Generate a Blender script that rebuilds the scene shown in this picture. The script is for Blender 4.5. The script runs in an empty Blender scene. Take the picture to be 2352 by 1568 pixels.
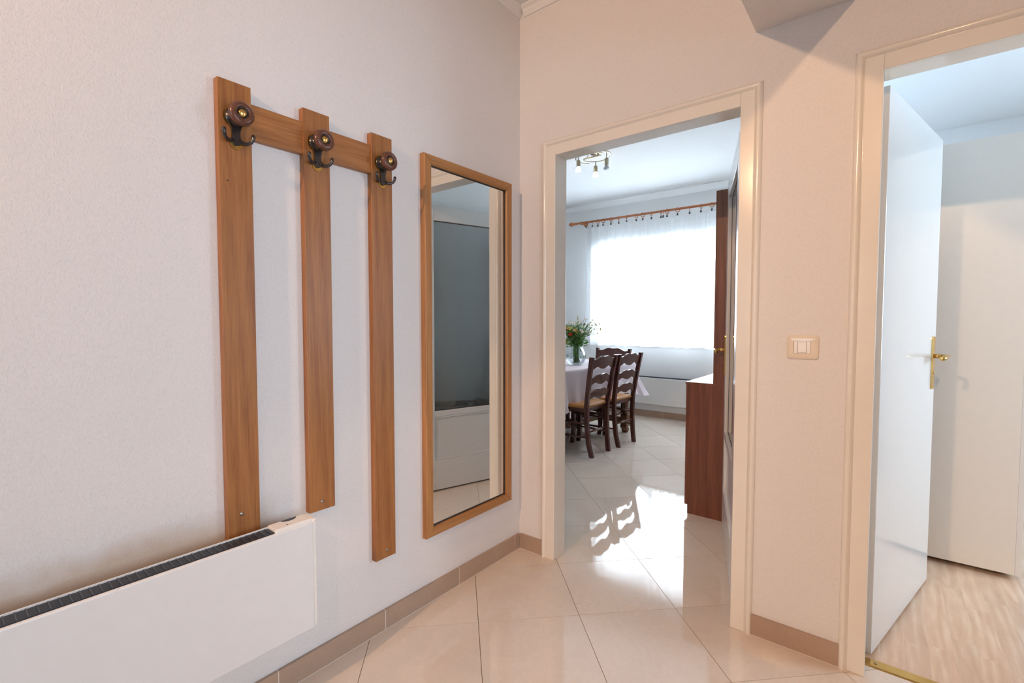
import bpy, math, random
from mathutils import Vector, Matrix
random.seed(7)
PI = math.pi
scn = bpy.context.scene
C = scn.collection

# ------------------------------------------------------------------ camera
cam_d = bpy.data.cameras.new('camera'); cam = bpy.data.objects.new('camera', cam_d); C.objects.link(cam)
cam_d.sensor_width = 36.0; cam_d.sensor_fit = 'HORIZONTAL'
cam_d.lens = 1089.2265 / 2352 * 36.0
cam_d.clip_start = 0.02; cam_d.clip_end = 100
cam.location = (1.52721, -1.98227, 1.20953)
cam.rotation_euler = (1.5282925, -0.00052, 0.6723775)
scn.camera = cam
# ------------------------------------------------------------------ view and world
scn.view_settings.view_transform = 'Standard'; scn.view_settings.look = 'None'
scn.view_settings.exposure = 0.20; scn.view_settings.gamma = 1.0
scn.view_settings.use_curve_mapping = False
scn.cycles.use_denoising = True
scn.cycles.max_bounces = 8; scn.cycles.diffuse_bounces = 4; scn.cycles.glossy_bounces = 4
scn.cycles.use_adaptive_sampling = True; scn.cycles.adaptive_threshold = 0.05; scn.cycles.adaptive_min_samples = 16
scn.cycles.transmission_bounces = 4; scn.cycles.transparent_max_bounces = 10
scn.cycles.caustics_reflective = False; scn.cycles.caustics_refractive = False
scn.cycles.sample_clamp_indirect = 0.0
W = bpy.data.worlds.new('overcast_sky'); scn.world = W; W.use_nodes = True
bg = W.node_tree.nodes['Background']; bg.inputs[0].default_value = (0.80, 0.90, 1.0, 1); bg.inputs[1].default_value = 1.0

COOL = (0.70, 0.84, 1.0); DAY = (0.77, 0.88, 1.0); WARM = (1.0, 0.60, 0.34)
def area(name, loc, rot, sx, sy, power, col):
    l = bpy.data.lights.new(name, 'AREA'); l.shape = 'RECTANGLE'; l.size = sx; l.size_y = sy; l.energy = power; l.color = col
    o = bpy.data.objects.new(name, l); C.objects.link(o); o.location = loc; o.rotation_euler = rot
    return o
# daylight standing outside each window opening
area('daylight_dining_window', (-0.55, 4.15, 1.60), (-PI/2, 0, 0), 2.3, 1.5, 650, DAY)
area('daylight_bedroom_window_offscreen', (4.45, 1.60, 1.55), (0, PI/2, 0), 1.5, 2.1, 212, (0.66, 0.82, 1.0))
area('daylight_entrance_side_offscreen', (3.15, -1.95, 1.15), (0, PI/2, 0), 1.7, 1.3, 48, (0.66, 0.80, 1.0))
area('daylight_entrance_rear_offscreen', (0.62, -5.15, 1.45), (PI/2, 0, 0), 0.9, 1.3, 22, COOL)
LAMP_A = (0.55, -3.9, 2.60); LAMP_B = (1.85, -3.5, 2.60)
POW_A, POW_B, POW_D = 148, 102, 6

# ------------------------------------------------------------------ mesh helpers
class MB:
    def __init__(s): s.v = []; s.f = []; s.sm = []
    def add(s, vs, fs, smooth=False):
        n = len(s.v); s.v += [tuple(p) for p in vs]; s.f += [[i + n for i in f] for f in fs]; s.sm += [smooth] * len(fs); return s
    def box(s, x0, x1, y0, y1, z0, z1):
        return s.add([(x0,y0,z0),(x1,y0,z0),(x1,y1,z0),(x0,y1,z0),(x0,y0,z1),(x1,y0,z1),(x1,y1,z1),(x0,y1,z1)],
                     [(0,3,2,1),(4,5,6,7),(0,1,5,4),(1,2,6,5),(2,3,7,6),(3,0,4,7)])
    def prism(s, pts, axis, a, b, smooth=False):
        """polygon pts (2-D) extruded along axis from a to b; the 2-D coords are the two other axes in order"""
        def P(p, t):
            if axis == 'x': return (t, p[0], p[1])
            if axis == 'y': return (p[0], t, p[1])
            return (p[0], p[1], t)
        n = len(pts); vs = [P(p, a) for p in pts] + [P(p, b) for p in pts]
        fs = [(i, (i+1) % n, (i+1) % n + n, i + n) for i in range(n)]
        s.add(vs, fs, smooth)
        s.add([P(p, a) for p in pts], [tuple(range(n))[::-1]]); s.add([P(p, b) for p in pts], [tuple(range(n))])
        return s
    def lathe(s, prof, origin=(0,0,0), axis='z', n=24, smooth=True, cap=True):
        """prof = [(r, t)], swept round axis through origin"""
        vs = []; fs = []
        for r, t in prof:
            for k in range(n):
                a = 2*PI*k/n; c, q = r*math.cos(a), r*math.sin(a)
                p = (c, q, t) if axis == 'z' else ((t, c, q) if axis == 'x' else (q, t, c))
                vs.append((p[0]+origin[0], p[1]+origin[1], p[2]+origin[2]))
        m = len(prof)
        for i in range(m-1):
            for k in range(n):
                fs.append((i*n+k, i*n+(k+1) % n, (i+1)*n+(k+1) % n, (i+1)*n+k))
        if cap:
            if prof[0][0] > 1e-6: fs.append(tuple(range(n))[::-1])
            if prof[-1][0] > 1e-6: fs.append(tuple((m-1)*n+k for k in range(n)))
        return s.add(vs, fs, smooth)
    def tube(s, path, r, n=8, closed=False, smooth=True, flat=None):
        """round tube along path; r number or list; flat=(a,b) gives scale of the section"""
        P = [Vector(p) for p in path]; m = len(P); R = r if isinstance(r, (list, tuple)) else [r]*m
        vs = []; up = Vector((0.13, 0.21, 0.97))
        prevn = None
        for i, p in enumerate(P):
            if closed: t = P[(i+1) % m] - P[i-1]
            else: t = P[min(i+1, m-1)] - P[max(i-1, 0)]
            t.normalize()
            nn = (prevn - t*prevn.dot(t)) if prevn is not None else (up - t*up.dot(t))
            if nn.length < 1e-4: nn = Vector((1, 0, 0)) - t*t.x
            nn.normalize(); prevn = nn; b = t.cross(nn)
            for k in range(n):
                a = 2*PI*k/n
                vs.append(p + (nn*math.cos(a)*(flat[0] if flat else 1) + b*math.sin(a)*(flat[1] if flat else 1))*R[i])
        fs = []
        for i in range(m if closed else m-1):
            j = (i+1) % m
            for k in range(n): fs.append((i*n+k, i*n+(k+1) % n, j*n+(k+1) % n, j*n+k))
        if not closed:
            fs.append(tuple(range(n))[::-1]); fs.append(tuple((m-1)*n+k for k in range(n)))
        return s.add(vs, fs, smooth)
    def sphere(s, c, r, n=12, m=8, sc=(1,1,1)):
        prof = [(math.sin(PI*i/m), -math.cos(PI*i/m)) for i in range(m+1)]
        vs = []; fs = []
        for rr, t in prof:
            for k in range(n):
                a = 2*PI*k/n
                vs.append((c[0]+r*sc[0]*rr*math.cos(a), c[1]+r*sc[1]*rr*math.sin(a), c[2]+r*sc[2]*t))
        for i in range(m):
            for k in range(n): fs.append((i*n+k, i*n+(k+1) % n, (i+1)*n+(k+1) % n, (i+1)*n+k))
        return s.add(vs, fs, True)
    def mesh(s, name, off=(0,0,0)):
        me = bpy.data.meshes.new(name)
        me.from_pydata([(x-off[0], y-off[1], z-off[2]) for x, y, z in s.v], [], s.f)
        me.polygons.foreach_set('use_smooth', s.sm); me.validate(); me.update()
        return me

def wl(o):
    p = Vector((0,0,0))
    while o is not None: p = p + o.location; o = o.parent
    return p
def obj(name, mb, mat, parent=None, label=None, bevel=0, seg=2, local=False):
    off = Vector((0,0,0)) if (local or parent is None) else wl(parent)
    o = bpy.data.objects.new(name, mb.mesh(name, off)); C.objects.link(o)
    if parent is not None: o.parent = parent
    if mat is not None: o.data.materials.append(mat)
    if label: o['label'] = label
    if bevel:
        b = o.modifiers.new('edge', 'BEVEL'); b.width = bevel; b.segments = seg; b.limit_method = 'ANGLE'; b.angle_limit = math.radians(40)
        b.harden_normals = False
    return o
def tag(o, label, cat, group=None, kind=None):
    o['label'] = label; o['category'] = cat
    if group: o['group'] = group
    if kind: o['kind'] = kind
    return o
def thing(name, label, cat, loc=(0,0,0), rz=0, group=None, kind=None):
    o = bpy.data.objects.new(name, None); C.objects.link(o); o.empty_display_size = 0.1
    o.location = loc; o.rotation_euler = (0, 0, rz)
    return tag(o, label, cat, group, kind)
def struct(name, mb, mat, label, cat, bevel=0):
    return tag(obj(name, mb, mat, bevel=bevel), label, cat, kind='structure')
def copy_tree(o, parent=None):
    c = o.copy(); C.objects.link(c); c.parent = parent
    for ch in list(o.children): copy_tree(ch, c)
    return c

# ------------------------------------------------------------------ materials
def srgb(r, g, b):
    f = lambda c: (c/12.92 if c <= 0.04045 else ((c+0.055)/1.055)**2.4)
    return (f(r/255), f(g/255), f(b/255))
class NT:
    def __init__(s, name):
        s.m = bpy.data.materials.new(name); s.m.use_nodes = True; s.t = s.m.node_tree; s.n = s.t.nodes; s.l = s.t.links
        s.b = s.n['Principled BSDF']; s.out = s.n['Material Output']
    def node(s, kind, **kw):
        x = s.n.new(kind)
        for k, v in kw.items():
            if hasattr(x, k): setattr(x, k, v)
        return x
    def link(s, a, b): s.l.new(a, b)
    def co(s, scale=(1,1,1), kind='Object', rot=(0,0,0)):
        tc = s.n.new('ShaderNodeTexCoord'); mp = s.n.new('ShaderNodeMapping')
        mp.inputs['Scale'].default_value = scale; mp.inputs['Rotation'].default_value = rot
        s.link(tc.outputs[kind], mp.inputs['Vector']); return mp.outputs['Vector']
    def noise(s, vec, scale, detail=4, rough=0.5, dist=0.0):
        x = s.n.new('ShaderNodeTexNoise'); x.inputs['Scale'].default_value = scale; x.inputs['Detail'].default_value = detail
        x.inputs['Roughness'].default_value = rough; x.inputs['Distortion'].default_value = dist
        s.link(vec, x.inputs['Vector']); return x.outputs['Fac']
    def ramp(s, fac, stops):
        x = s.n.new('ShaderNodeValToRGB'); e = x.color_ramp.elements
        e[0].position = stops[0][0]; e[0].color = (*stops[0][1], 1); e[1].position = stops[-1][0]; e[1].color = (*stops[-1][1], 1)
        for p, c in stops[1:-1]:
            k = e.new(p); k.color = (*c, 1)
        s.link(fac, x.inputs['Fac']); return x.outputs['Color']
    def math(s, op, a, b=None, clamp=False):
        x = s.n.new('ShaderNodeMath'); x.operation = op; x.use_clamp = clamp
        for i, q in enumerate((a, b)):
            if q is None: continue
            if isinstance(q, (int, float)): x.inputs[i].default_value = q
            else: s.link(q, x.inputs[i])
        return x.outputs[0]
    def mix(s, fac, a, b, mode='MIX'):
        x = s.n.new('ShaderNodeMix'); x.data_type = 'RGBA'; x.blend_type = mode
        for i, q in ((0, fac), (6, a), (7, b)):
            if isinstance(q, (int, float)): x.inputs[i].default_value = q
            elif isinstance(q, tuple): x.inputs[i].default_value = (*q, 1)
            else: s.link(q, x.inputs[i])
        return x.outputs[2]
    def bump(s, h, strength, dist):
        x = s.n.new('ShaderNodeBump'); x.inputs['Strength'].default_value = strength; x.inputs['Distance'].default_value = dist
        s.link(h, x.inputs['Height']); s.link(x.outputs[0], s.b.inputs['Normal'])
    def set(s, col=None, rough=None, metal=None, coat=None, spec=None, trans=None, ior=None):
        i = s.b.inputs
        if col is not None:
            if isinstance(col, tuple): i['Base Color'].default_value = (*col, 1)
            else: s.link(col, i['Base Color'])
        if rough is not None: i['Roughness'].default_value = rough
        if metal is not None: i['Metallic'].default_value = metal
        if coat is not None: i['Coat Weight'].default_value = coat; i['Coat Roughness'].default_value = 0.08
        if spec is not None: i['Specular IOR Level'].default_value = spec
        if trans is not None: i['Transmission Weight'].default_value = trans
        if ior is not None: i['IOR'].default_value = ior
        return s
def plain(name, col, rough=0.5, metal=0.0, coat=None, var=0.04, scale=30, bump=0.0, spec=None):
    t = NT(name); f = t.noise(t.co(), scale, 3)
    d = tuple(c*(1-var) for c in col); u = tuple(min(1, c*(1+var)) for c in col)
    t.set(t.ramp(f, [(0.3, d), (0.7, u)]), rough, metal, coat, spec)
    if bump: t.bump(f, 0.3, bump)
    return t.m
def stucco(name, col, stain=False):
    t = NT(name); v = t.co()
    a = t.noise(t.co((1, 1, 0.6)), 230, 4, 0.6, 0.8); b = t.noise(v, 75, 3, 0.5, 0.8)
    h = t.math('ADD', t.math('MULTIPLY', a, 0.8), t.math('MULTIPLY', b, 0.5))
    c = t.ramp(a, [(0.25, tuple(x*0.90 for x in col)), (0.5, col), (0.8, tuple(min(1, x*1.02) for x in col))])
    if stain:   # brownish soot the convector has left on the plaster above it
        tc = t.n.new('ShaderNodeTexCoord'); sp = t.n.new('ShaderNodeSeparateXYZ'); t.link(tc.outputs['Object'], sp.inputs[0])
        wob = t.math('MULTIPLY', t.math('SUBTRACT', t.noise(v, 9, 3), 0.5), 0.10)
        z = t.math('ADD', sp.outputs['Z'], wob)
        up = t.math('SUBTRACT', 1.0, t.math('DIVIDE', t.math('SUBTRACT', z, 0.585), 0.075), True)
        lo = t.math('GREATER_THAN', sp.outputs['Z'], 0.45)
        le = t.math('DIVIDE', t.math('SUBTRACT', -1.27, sp.outputs['Y']), 0.06, True)
        f = t.math('MULTIPLY', t.math('MULTIPLY', up, lo), t.math('MULTIPLY', le, 0.55))
        c = t.mix(f, c, srgb(184, 146, 100))
    t.set(c, 0.9, spec=0.2); t.bump(h, 0.5, 0.0022)
    return t.m
def wood(name, dark, light, axis='z', rough=0.42, scale=1.0, coat=None, knot=None, fine=1.0):
    t = NT(name)
    s = {'x': (1.1, 26, 26), 'y': (26, 1.1, 26), 'z': (26, 26, 1.1)}[axis]
    v = t.co(tuple(q*scale for q in s)); v2 = t.co(tuple(q*scale*(17 if q > 2 else 9) for q in s))
    a = t.noise(v, 1.9, 6, 0.6, 2.2); b = t.noise(v2, 1.0, 3, 0.65, 0.2)
    w = t.n.new('ShaderNodeTexWave'); w.wave_type = 'BANDS'; w.bands_direction = 'DIAGONAL'
    w.inputs['Scale'].default_value = 0.55; w.inputs['Distortion'].default_value = 6.5; w.inputs['Detail'].default_value = 3; w.inputs['Detail Scale'].default_value = 0.8
    t.link(v, w.inputs['Vector'])
    f = t.math('ADD', t.math('MULTIPLY', a, 0.5), t.math('ADD', t.math('MULTIPLY', w.outputs['Fac'], 0.10), t.math('MULTIPLY', b, 0.40*fine)))
    mid = tuple((d+l)/2 for d, l in zip(dark, light))
    c = t.ramp(f, [(0.28, dark), (0.50, mid), (0.72, light)])
    if knot:
        d = t.n.new('ShaderNodeVectorMath'); d.operation = 'DISTANCE'; d.inputs[1].default_value = knot
        t.link(t.co(), d.inputs[0])
        q = t.math('ADD', d.outputs['Value'], t.math('MULTIPLY', t.noise(t.co(), 30, 2), 0.022))
        rings = t.ramp(q, [(0.008, tuple(x*0.25 for x in dark)), (0.017, tuple(x*0.9 for x in dark)), (0.024, light), (0.030, tuple(x*0.6 for x in dark)), (0.042, mid), (0.06, light)])
        k = t.math('SUBTRACT', 1.0, t.math('DIVIDE', t.math('SUBTRACT', q, 0.03), 0.03), True)
        c = t.mix(t.math('MULTIPLY', k, 0.85), c, rings)
    t.set(c, rough, coat=coat); t.bump(b, 0.25, 0.0004)
    return t.m
def metal(name, col, rough):
    t = NT(name); t.set(t.ramp(t.noise(t.co(), 60, 2), [(0.3, tuple(c*0.92 for c in col)), (0.7, col)]), rough, 1.0); return t.m
def stone(name, col, rough, veins=0.06, coat=None, bumpd=0.0):
    """polished limestone: per-piece tint, soft clouds and fine light veins"""
    t = NT(name); v = t.co(kind='Object')
    oi = t.n.new('ShaderNodeObjectInfo')
    va = t.n.new('ShaderNodeVectorMath'); va.operation = 'ADD'; t.link(v, va.inputs[0])
    cx = t.n.new('ShaderNodeCombineXYZ'); r9 = t.math('MULTIPLY', oi.outputs['Random'], 40.0); t.link(r9, cx.inputs[0]); t.link(r9, cx.inputs[1]); t.link(cx.outputs[0], va.inputs[1])
    a = t.noise(va.outputs[0], 3.2, 6, 0.6, 0.7); b = t.noise(va.outputs[0], 9.0, 5, 0.65, 2.2)
    base = t.ramp(a, [(0.30, tuple(c*(1-veins) for c in col)), (0.55, col), (0.75, tuple(min(1, c*(1+veins*0.7)) for c in col))])
    vein = t.math('SUBTRACT', 1.0, t.math('MULTIPLY', t.math('ABSOLUTE', t.math('SUBTRACT', b, 0.5)), 26.0), True)
    c = t.mix(t.math('MULTIPLY', vein, 0.22), base, tuple(min(1, x*1.22) for x in col))
    tint = t.math('ADD', 0.965, t.math('MULTIPLY', oi.outputs['Random'], 0.06))
    tc = t.n.new('ShaderNodeCombineColor'); [t.link(tint, tc.inputs[i]) for i in range(3)]
    c = t.mix(1.0, c, tc.outputs[0], 'MULTIPLY')
    t.set(c, rough, coat=coat)
    return t.m

WHITE = (0.80, 0.76, 0.735)
M = {}
M['wall'] = stucco('stucco_white', WHITE)
M['wall_stain'] = stucco('stucco_white_sooted', WHITE, True)
M['smooth'] = plain('smooth_white_paint', (0.86, 0.86, 0.86), 0.85, spec=0.2, var=0.01)
M['ceil'] = plain('ceiling_white', (0.83, 0.81, 0.78), 0.9, spec=0.2, var=0.01)
M['tile'] = stone('polished_limestone', srgb(226, 211, 196), 0.03, 0.05)
M['tile'].node_tree.nodes['Principled BSDF'].inputs['Specular IOR Level'].default_value = 0.75
M['grout'] = plain('grout', srgb(150, 126, 104), 0.9)
M['wgrout'] = plain('pale_grout', srgb(226, 214, 202), 0.9)
M['skirt'] = stone('taupe_stone', srgb(178, 152, 132), 0.18, 0.06)
M['cream'] = plain('cream_lacquer', srgb(238, 231, 220), 0.16, coat=0.3, var=0.012, scale=14)
M['white_lacquer'] = plain('white_lacquer', (0.84, 0.83, 0.81), 0.14, coat=0.4, var=0.01)
M['grey_lacquer'] = plain('offwhite_lacquer', (0.74, 0.72, 0.70), 0.22, coat=0.2, var=0.012)
M['wardrobe_side'] = plain('warm_white_melamine', (0.86, 0.82, 0.75), 0.3, var=0.01)
M['oak_z'] = wood('oak_upright', srgb(128, 74, 34), srgb(182, 122, 66), 'z')
M['oak_knot'] = wood('oak_upright_knotted', srgb(128, 74, 34), srgb(182, 122, 66), 'z', knot=(0.025, -1.127, 1.530))
M['oak_y'] = wood('oak_rail', srgb(130, 76, 36), srgb(184, 124, 68), 'y')
M['pine_z'] = wood('honey_frame_upright', srgb(152, 98, 52), srgb(194, 140, 86), 'z', 0.4, 0.8)
M['pine_y'] = wood('honey_frame_rail', srgb(152, 98, 52), srgb(194, 140, 86), 'y', 0.4, 0.8)
M['sapele'] = wood('sapele_veneer', srgb(92, 50, 36), srgb(140, 86, 64), 'z', 0.3, 0.7)
M['walnut'] = wood('dark_stained_beech', srgb(60, 28, 22), srgb(98, 54, 44), 'z', 0.28, 1.0)
M['tablewood'] = wood('table_oak', srgb(86, 56, 36), srgb(130, 92, 62), 'z', 0.35)
M['rodwood'] = wood('rod_cherry', srgb(168, 92, 50), srgb(206, 130, 82), 'x', 0.35)
M['knobwood'] = wood('knob_mahogany', srgb(82, 48, 36), srgb(112, 70, 52), 'x', 0.25)
M['brass'] = metal('brass', srgb(222, 184, 112), 0.22)
M['oldbrass'] = metal('aged_brass', srgb(190, 146, 74), 0.3)
M['nickel'] = metal('satin_nickel', srgb(176, 164, 140), 0.32)
M['steel'] = metal('steel', srgb(170, 168, 164), 0.35)
M['iron'] = plain('black_iron', (0.018, 0.013, 0.012), 0.28, 0.0, coat=0.4)
M['darkclip'] = plain('dark_clip', (0.02, 0.02, 0.035), 0.4)
M['heater'] = plain('heater_enamel', (0.80, 0.785, 0.77), 0.35, var=0.01)
M['heater_cap'] = plain('heater_plastic', srgb(240, 234, 226), 0.35, var=0.01)
M['slot'] = plain('dark_grille', (0.018, 0.023, 0.034), 0.4)
M['fin'] = plain('grille_grey', (0.06, 0.07, 0.09), 0.35)
M['plastic'] = plain('ivory_plastic', srgb(234, 220, 200), 0.12, var=0.01)
M['rubber'] = plain('rubber_seal', (0.03, 0.028, 0.027), 0.6)
M['screwhole'] = plain('screw_hole', (0.02, 0.015, 0.012), 0.7)
M['lamin'] = None
def mirror_mat():
    t = NT('mirror_silver'); t.set(t.ramp(t.noise(t.co(), 2, 1), [(0.3, (0.87, 0.89, 0.88)), (0.7, (0.88, 0.90, 0.89))]), 0.0, 1.0); return t.m
M['mirror'] = mirror_mat()
def glass_mat(name, col=(1,1,1), rough=0.0, ior=1.45, thin=True, sheen=1.8):
    t = NT(name)
    if thin:      # window pane: clear with the fresnel sheen of both faces
        tr = t.n.new('ShaderNodeBsdfTransparent'); gl = t.n.new('ShaderNodeBsdfGlossy'); gl.inputs['Roughness'].default_value = rough
        tint = t.ramp(t.noise(t.co(), 1.5, 1), [(0.3, tuple(c*0.99 for c in col)), (0.7, col)]); t.link(tint, tr.inputs[0])
        fr = t.n.new('ShaderNodeFresnel'); fr.inputs['IOR'].default_value = ior
        f = t.math('MULTIPLY', fr.outputs[0], sheen, True)
        mx = t.n.new('ShaderNodeMixShader'); t.link(f, mx.inputs[0]); t.link(tr.outputs[0], mx.inputs[1]); t.link(gl.outputs[0], mx.inputs[2])
        t.link(mx.outputs[0], t.out.inputs[0])
    else:
        t.set(col, rough, trans=1.0, ior=ior)
    return t.m
M['pane'] = glass_mat('clear_pane', (0.92, 0.94, 0.94), sheen=2.6)
M['vaseglass'] = glass_mat('vase_glass', (0.97, 0.99, 0.992), 0.0, 1.4, True, 0.45)
def cloth_mat(name, col, sheer=0.0, trans=0.4, weave=0.0):
    t = NT(name); d = t.n.new('ShaderNodeBsdfDiffuse'); r = t.n.new('ShaderNodeBsdfTranslucent'); m1 = t.n.new('ShaderNodeMixShader')
    c = t.ramp(t.noise(t.co((40, 40, 3)), 3, 3), [(0.3, tuple(x*0.95 for x in col)), (0.7, col)])
    t.link(c, d.inputs[0]); t.link(c, r.inputs[0]); m1.inputs[0].default_value = trans
    t.link(d.outputs[0], m1.inputs[1]); t.link(r.outputs[0], m1.inputs[2])
    o = m1.outputs[0]
    if sheer:
        tp = t.n.new('ShaderNodeBsdfTransparent'); m2 = t.n.new('ShaderNodeMixShader')
        sp = t.n.new('ShaderNodeSeparateXYZ'); tc = t.n.new('ShaderNodeTexCoord'); t.link(tc.outputs['Object'], sp.inputs[0])
        def band(ch, per):
            f = t.math('FRACT', t.math('DIVIDE', sp.outputs[ch], per)); return t.math('LESS_THAN', f, 0.22)
        g = t.math('MAXIMUM', band('X', 0.055), band('Z', 0.055))
        f = t.math('SUBTRACT', sheer, t.math('MULTIPLY', g, weave))
        t.link(f, m2.inputs[0]); t.link(o, m2.inputs[1]); t.link(tp.outputs[0], m2.inputs[2]); o = m2.outputs[0]
    t.link(o, t.out.inputs[0]); return t.m
M['sheer'] = cloth_mat('sheer_voile', (0.95, 0.955, 0.96), 0.06, 0.38, 0.022)
M['linen'] = cloth_mat('table_linen', srgb(236, 226, 232), 0, 0.12)
M['napkin'] = plain('napkin_red', srgb(176, 88, 98), 0.9)
M['rush'] = wood('rush_seat', srgb(150, 92, 40), srgb(206, 150, 84), 'y', 0.6, 2.2)
M['leaf'] = plain('leaf_green', (0.15, 0.36, 0.07), 0.5, var=0.45, scale=55)
M['stem'] = plain('stem_green', (0.12, 0.22, 0.06), 0.5, var=0.3)
M['petal'] = plain('petal_white', (0.86, 0.85, 0.76), 0.6)
M['pollen'] = plain('daisy_centre', (0.62, 0.42, 0.05), 0.7)
M['redpetal'] = plain('petal_red', (0.72, 0.05, 0.03), 0.5)
M['orangepetal'] = plain('petal_orange', (0.86, 0.24, 0.03), 0.5, var=0.3)
M['yellowpetal'] = plain('petal_yellow', (0.86, 0.60, 0.14), 0.5, var=0.2)
def glow(name, col, st):
    t = NT(name); t.b.inputs['Emission Color'].default_value = (*col, 1); t.b.inputs['Emission Strength'].default_value = st
    t.set(t.ramp(t.noise(t.co(), 5, 1), [(0.3, (0.9, 0.9, 0.9)), (0.7, (1, 1, 1))])); return t.m
M['bulb_on'] = glow('lit_bulb', (1.0, 0.86, 0.68), 14)
M['bulb_off'] = plain('unlit_bulb', (0.62, 0.66, 0.70), 0.15)
def laminate_mat():
    t = NT('beech_laminate'); oi = t.n.new('ShaderNodeObjectInfo')
    va = t.n.new('ShaderNodeVectorMath'); va.operation = 'ADD'; t.link(t.co((9, 1.4, 1)), va.inputs[0])
    cx = t.n.new('ShaderNodeCombineXYZ'); r9 = t.math('MULTIPLY', oi.outputs['Random'], 60.0); t.link(r9, cx.inputs[0]); t.link(r9, cx.inputs[1]); t.link(cx.outputs[0], va.inputs[1])
    w = t.n.new('ShaderNodeTexWave'); w.inputs['Scale'].default_value = 0.9; w.inputs['Distortion'].default_value = 9; w.inputs['Detail'].default_value = 2
    t.link(va.outputs[0], w.inputs['Vector']); n = t.noise(va.outputs[0], 4, 4)
    f = t.math('ADD', t.math('MULTIPLY', w.outputs['Fac'], 0.16), t.math('MULTIPLY', n, 0.84))
    c = t.ramp(f, [(0.3, srgb(214, 178, 150)), (0.5, srgb(224, 190, 162)), (0.7, srgb(234, 206, 180))])
    tint = t.math('ADD', 0.93, t.math('MULTIPLY', oi.outputs['Random'], 0.12))
    tc = t.n.new('ShaderNodeCombineColor'); [t.link(tint, tc.inputs[i]) for i in range(3)]
    t.set(t.mix(1.0, c, tc.outputs[0], 'MULTIPLY'), 0.22); return t.m
M['lamin'] = laminate_mat()

# ------------------------------------------------------------------ room shell
HC = 2.80
XR = 2.95; YR = -4.95            # hall right and rear
DX0, DX1 = -2.30, 1.11           # dining room
DY1 = 3.80
BX0, BX1, BY1 = 1.41, 4.20, 3.40 # side room
A = 0.2935; PT = Vector((0.557, -0.318))   # floor tile half diagonal and one joint crossing

def clip(poly, ax, val, keep_less):
    out = []
    for i in range(len(poly)):
        p, q = poly[i], poly[(i+1) % len(poly)]
        ip = (p[ax] <= val) == keep_less or p[ax] == val; iq = (q[ax] <= val) == keep_less or q[ax] == val
        if ip: out.append(p)
        if ip != iq:
            t = (val-p[ax])/(q[ax]-p[ax]); out.append((p[0]+t*(q[0]-p[0]), p[1]+t*(q[1]-p[1])))
    return out
g = MB(); g.box(0-0.0, XR, YR, 0.065, -0.06, -0.0025); g.box(DX0, DX1+0.14, 0.065, DY1, -0.06, -0.0025)
floor = struct('floor', g, M['grout'], 'cream polished stone tile floor laid diagonally through hall and dining room', 'floor')
dd = A - 0.0016
def poly_ok(p): return len(p) >= 3 and abs(sum(p[i][0]*p[(i+1) % len(p)][1]-p[(i+1) % len(p)][0]*p[i][1] for i in range(len(p))))/2 > 2e-4
full = None
for i in range(-24, 24):
    for j in range(-24, 24):
        cx = PT.x + A*(i - j); cy = PT.y + A*(i + j + 1)
        dia = [(cx-dd, cy), (cx, cy-dd), (cx+dd, cy), (cx, cy+dd)]
        polys = []
        hallp = dia
        for ax, v, less in ((0, 0, False), (0, XR, True), (1, YR, False), (1, 0.065, True)): hallp = clip(hallp, ax, v, less) if hallp else hallp
        dinp = dia
        for ax, v, less in ((0, DX0, False), (0, DX1+0.14, True), (1, 0.065, False), (1, DY1, True)): dinp = clip(dinp, ax, v, less) if dinp else dinp
        polys = [p for p in (hallp, dinp) if poly_ok(p)]
        if not polys: continue
        if max(p[1] for q in polys for p in q) < -2.6: key = None
        whole = len(polys) == 1 and len(polys[0]) == 4 and abs(polys[0][0][0]-dia[0][0]) < 1e-6 and abs(polys[0][2][0]-dia[2][0]) < 1e-6 and abs(polys[0][1][1]-dia[1][1]) < 1e-6 and abs(polys[0][3][1]-dia[3][1]) < 1e-6
        if whole:
            if full is None:
                mb = MB(); c2 = 0.0006
                mb.prism([(-dd,0),(0,-dd),(dd,0),(0,dd)], 'z', -0.008, 0.0)
                full = mb.mesh('tile'); full.materials.append(M['tile'])
            t = bpy.data.objects.new('tile', full); C.objects.link(t); t.parent = floor; t.location = (cx, cy, 0)
        else:
            mb = MB()
            for p in polys: mb.prism([(a-cx, b-cy) for a, b in p], 'z', -0.008, 0.0)
            t = obj('tile', mb, M['tile'], floor, local=True); t.location = (cx, cy, 0)

# side room laminate
g = MB(); g.box(BX0-0.02, BX1, 0.10, BY1, -0.06, -0.009)
fl2 = struct('floor_side_room', g, M['grout'], 'pale beech laminate floor of the side room behind the brass strip', 'floor')
x = BX0 - 0.02; sw = 0.0705
while x < BX1 - 0.01:
    y = 0.105 - random.random()*0.4
    while y < BY1:
        L = random.choice((0.38, 0.46, 0.55, 0.62)); y0 = max(y, 0.105); y1 = min(y+L, BY1)
        if y1 - y0 > 0.02:
            mb = MB(); x1 = min(x+sw, BX1); mb.box(0.0, x1-x, 0.0, y1-y0, -0.009, 0.0)
            t = obj('plank', mb, M['lamin'], fl2, local=True); t.location = (x, y0, 0)
        y += L
    x += sw
mb = MB(); mb.prism([(0.062, 0.0), (0.067, 0.004), (0.104, 0.006), (0.112, 0.001), (0.112, -0.004), (0.062, -0.004)], 'x', 1.47, 2.36)
th = tag(obj('threshold_strip', mb, M['brass']), 'brass threshold strip between stone tiles and laminate', 'threshold', kind='structure')
for sx in (1.52, 1.93, 2.31):
    s = MB(); s.lathe([(0.0, 0.0075), (0.003, 0.0072), (0.0042, 0.0058)], (sx, 0.086, 0)); obj('screw', s, M['steel'], th)

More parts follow.
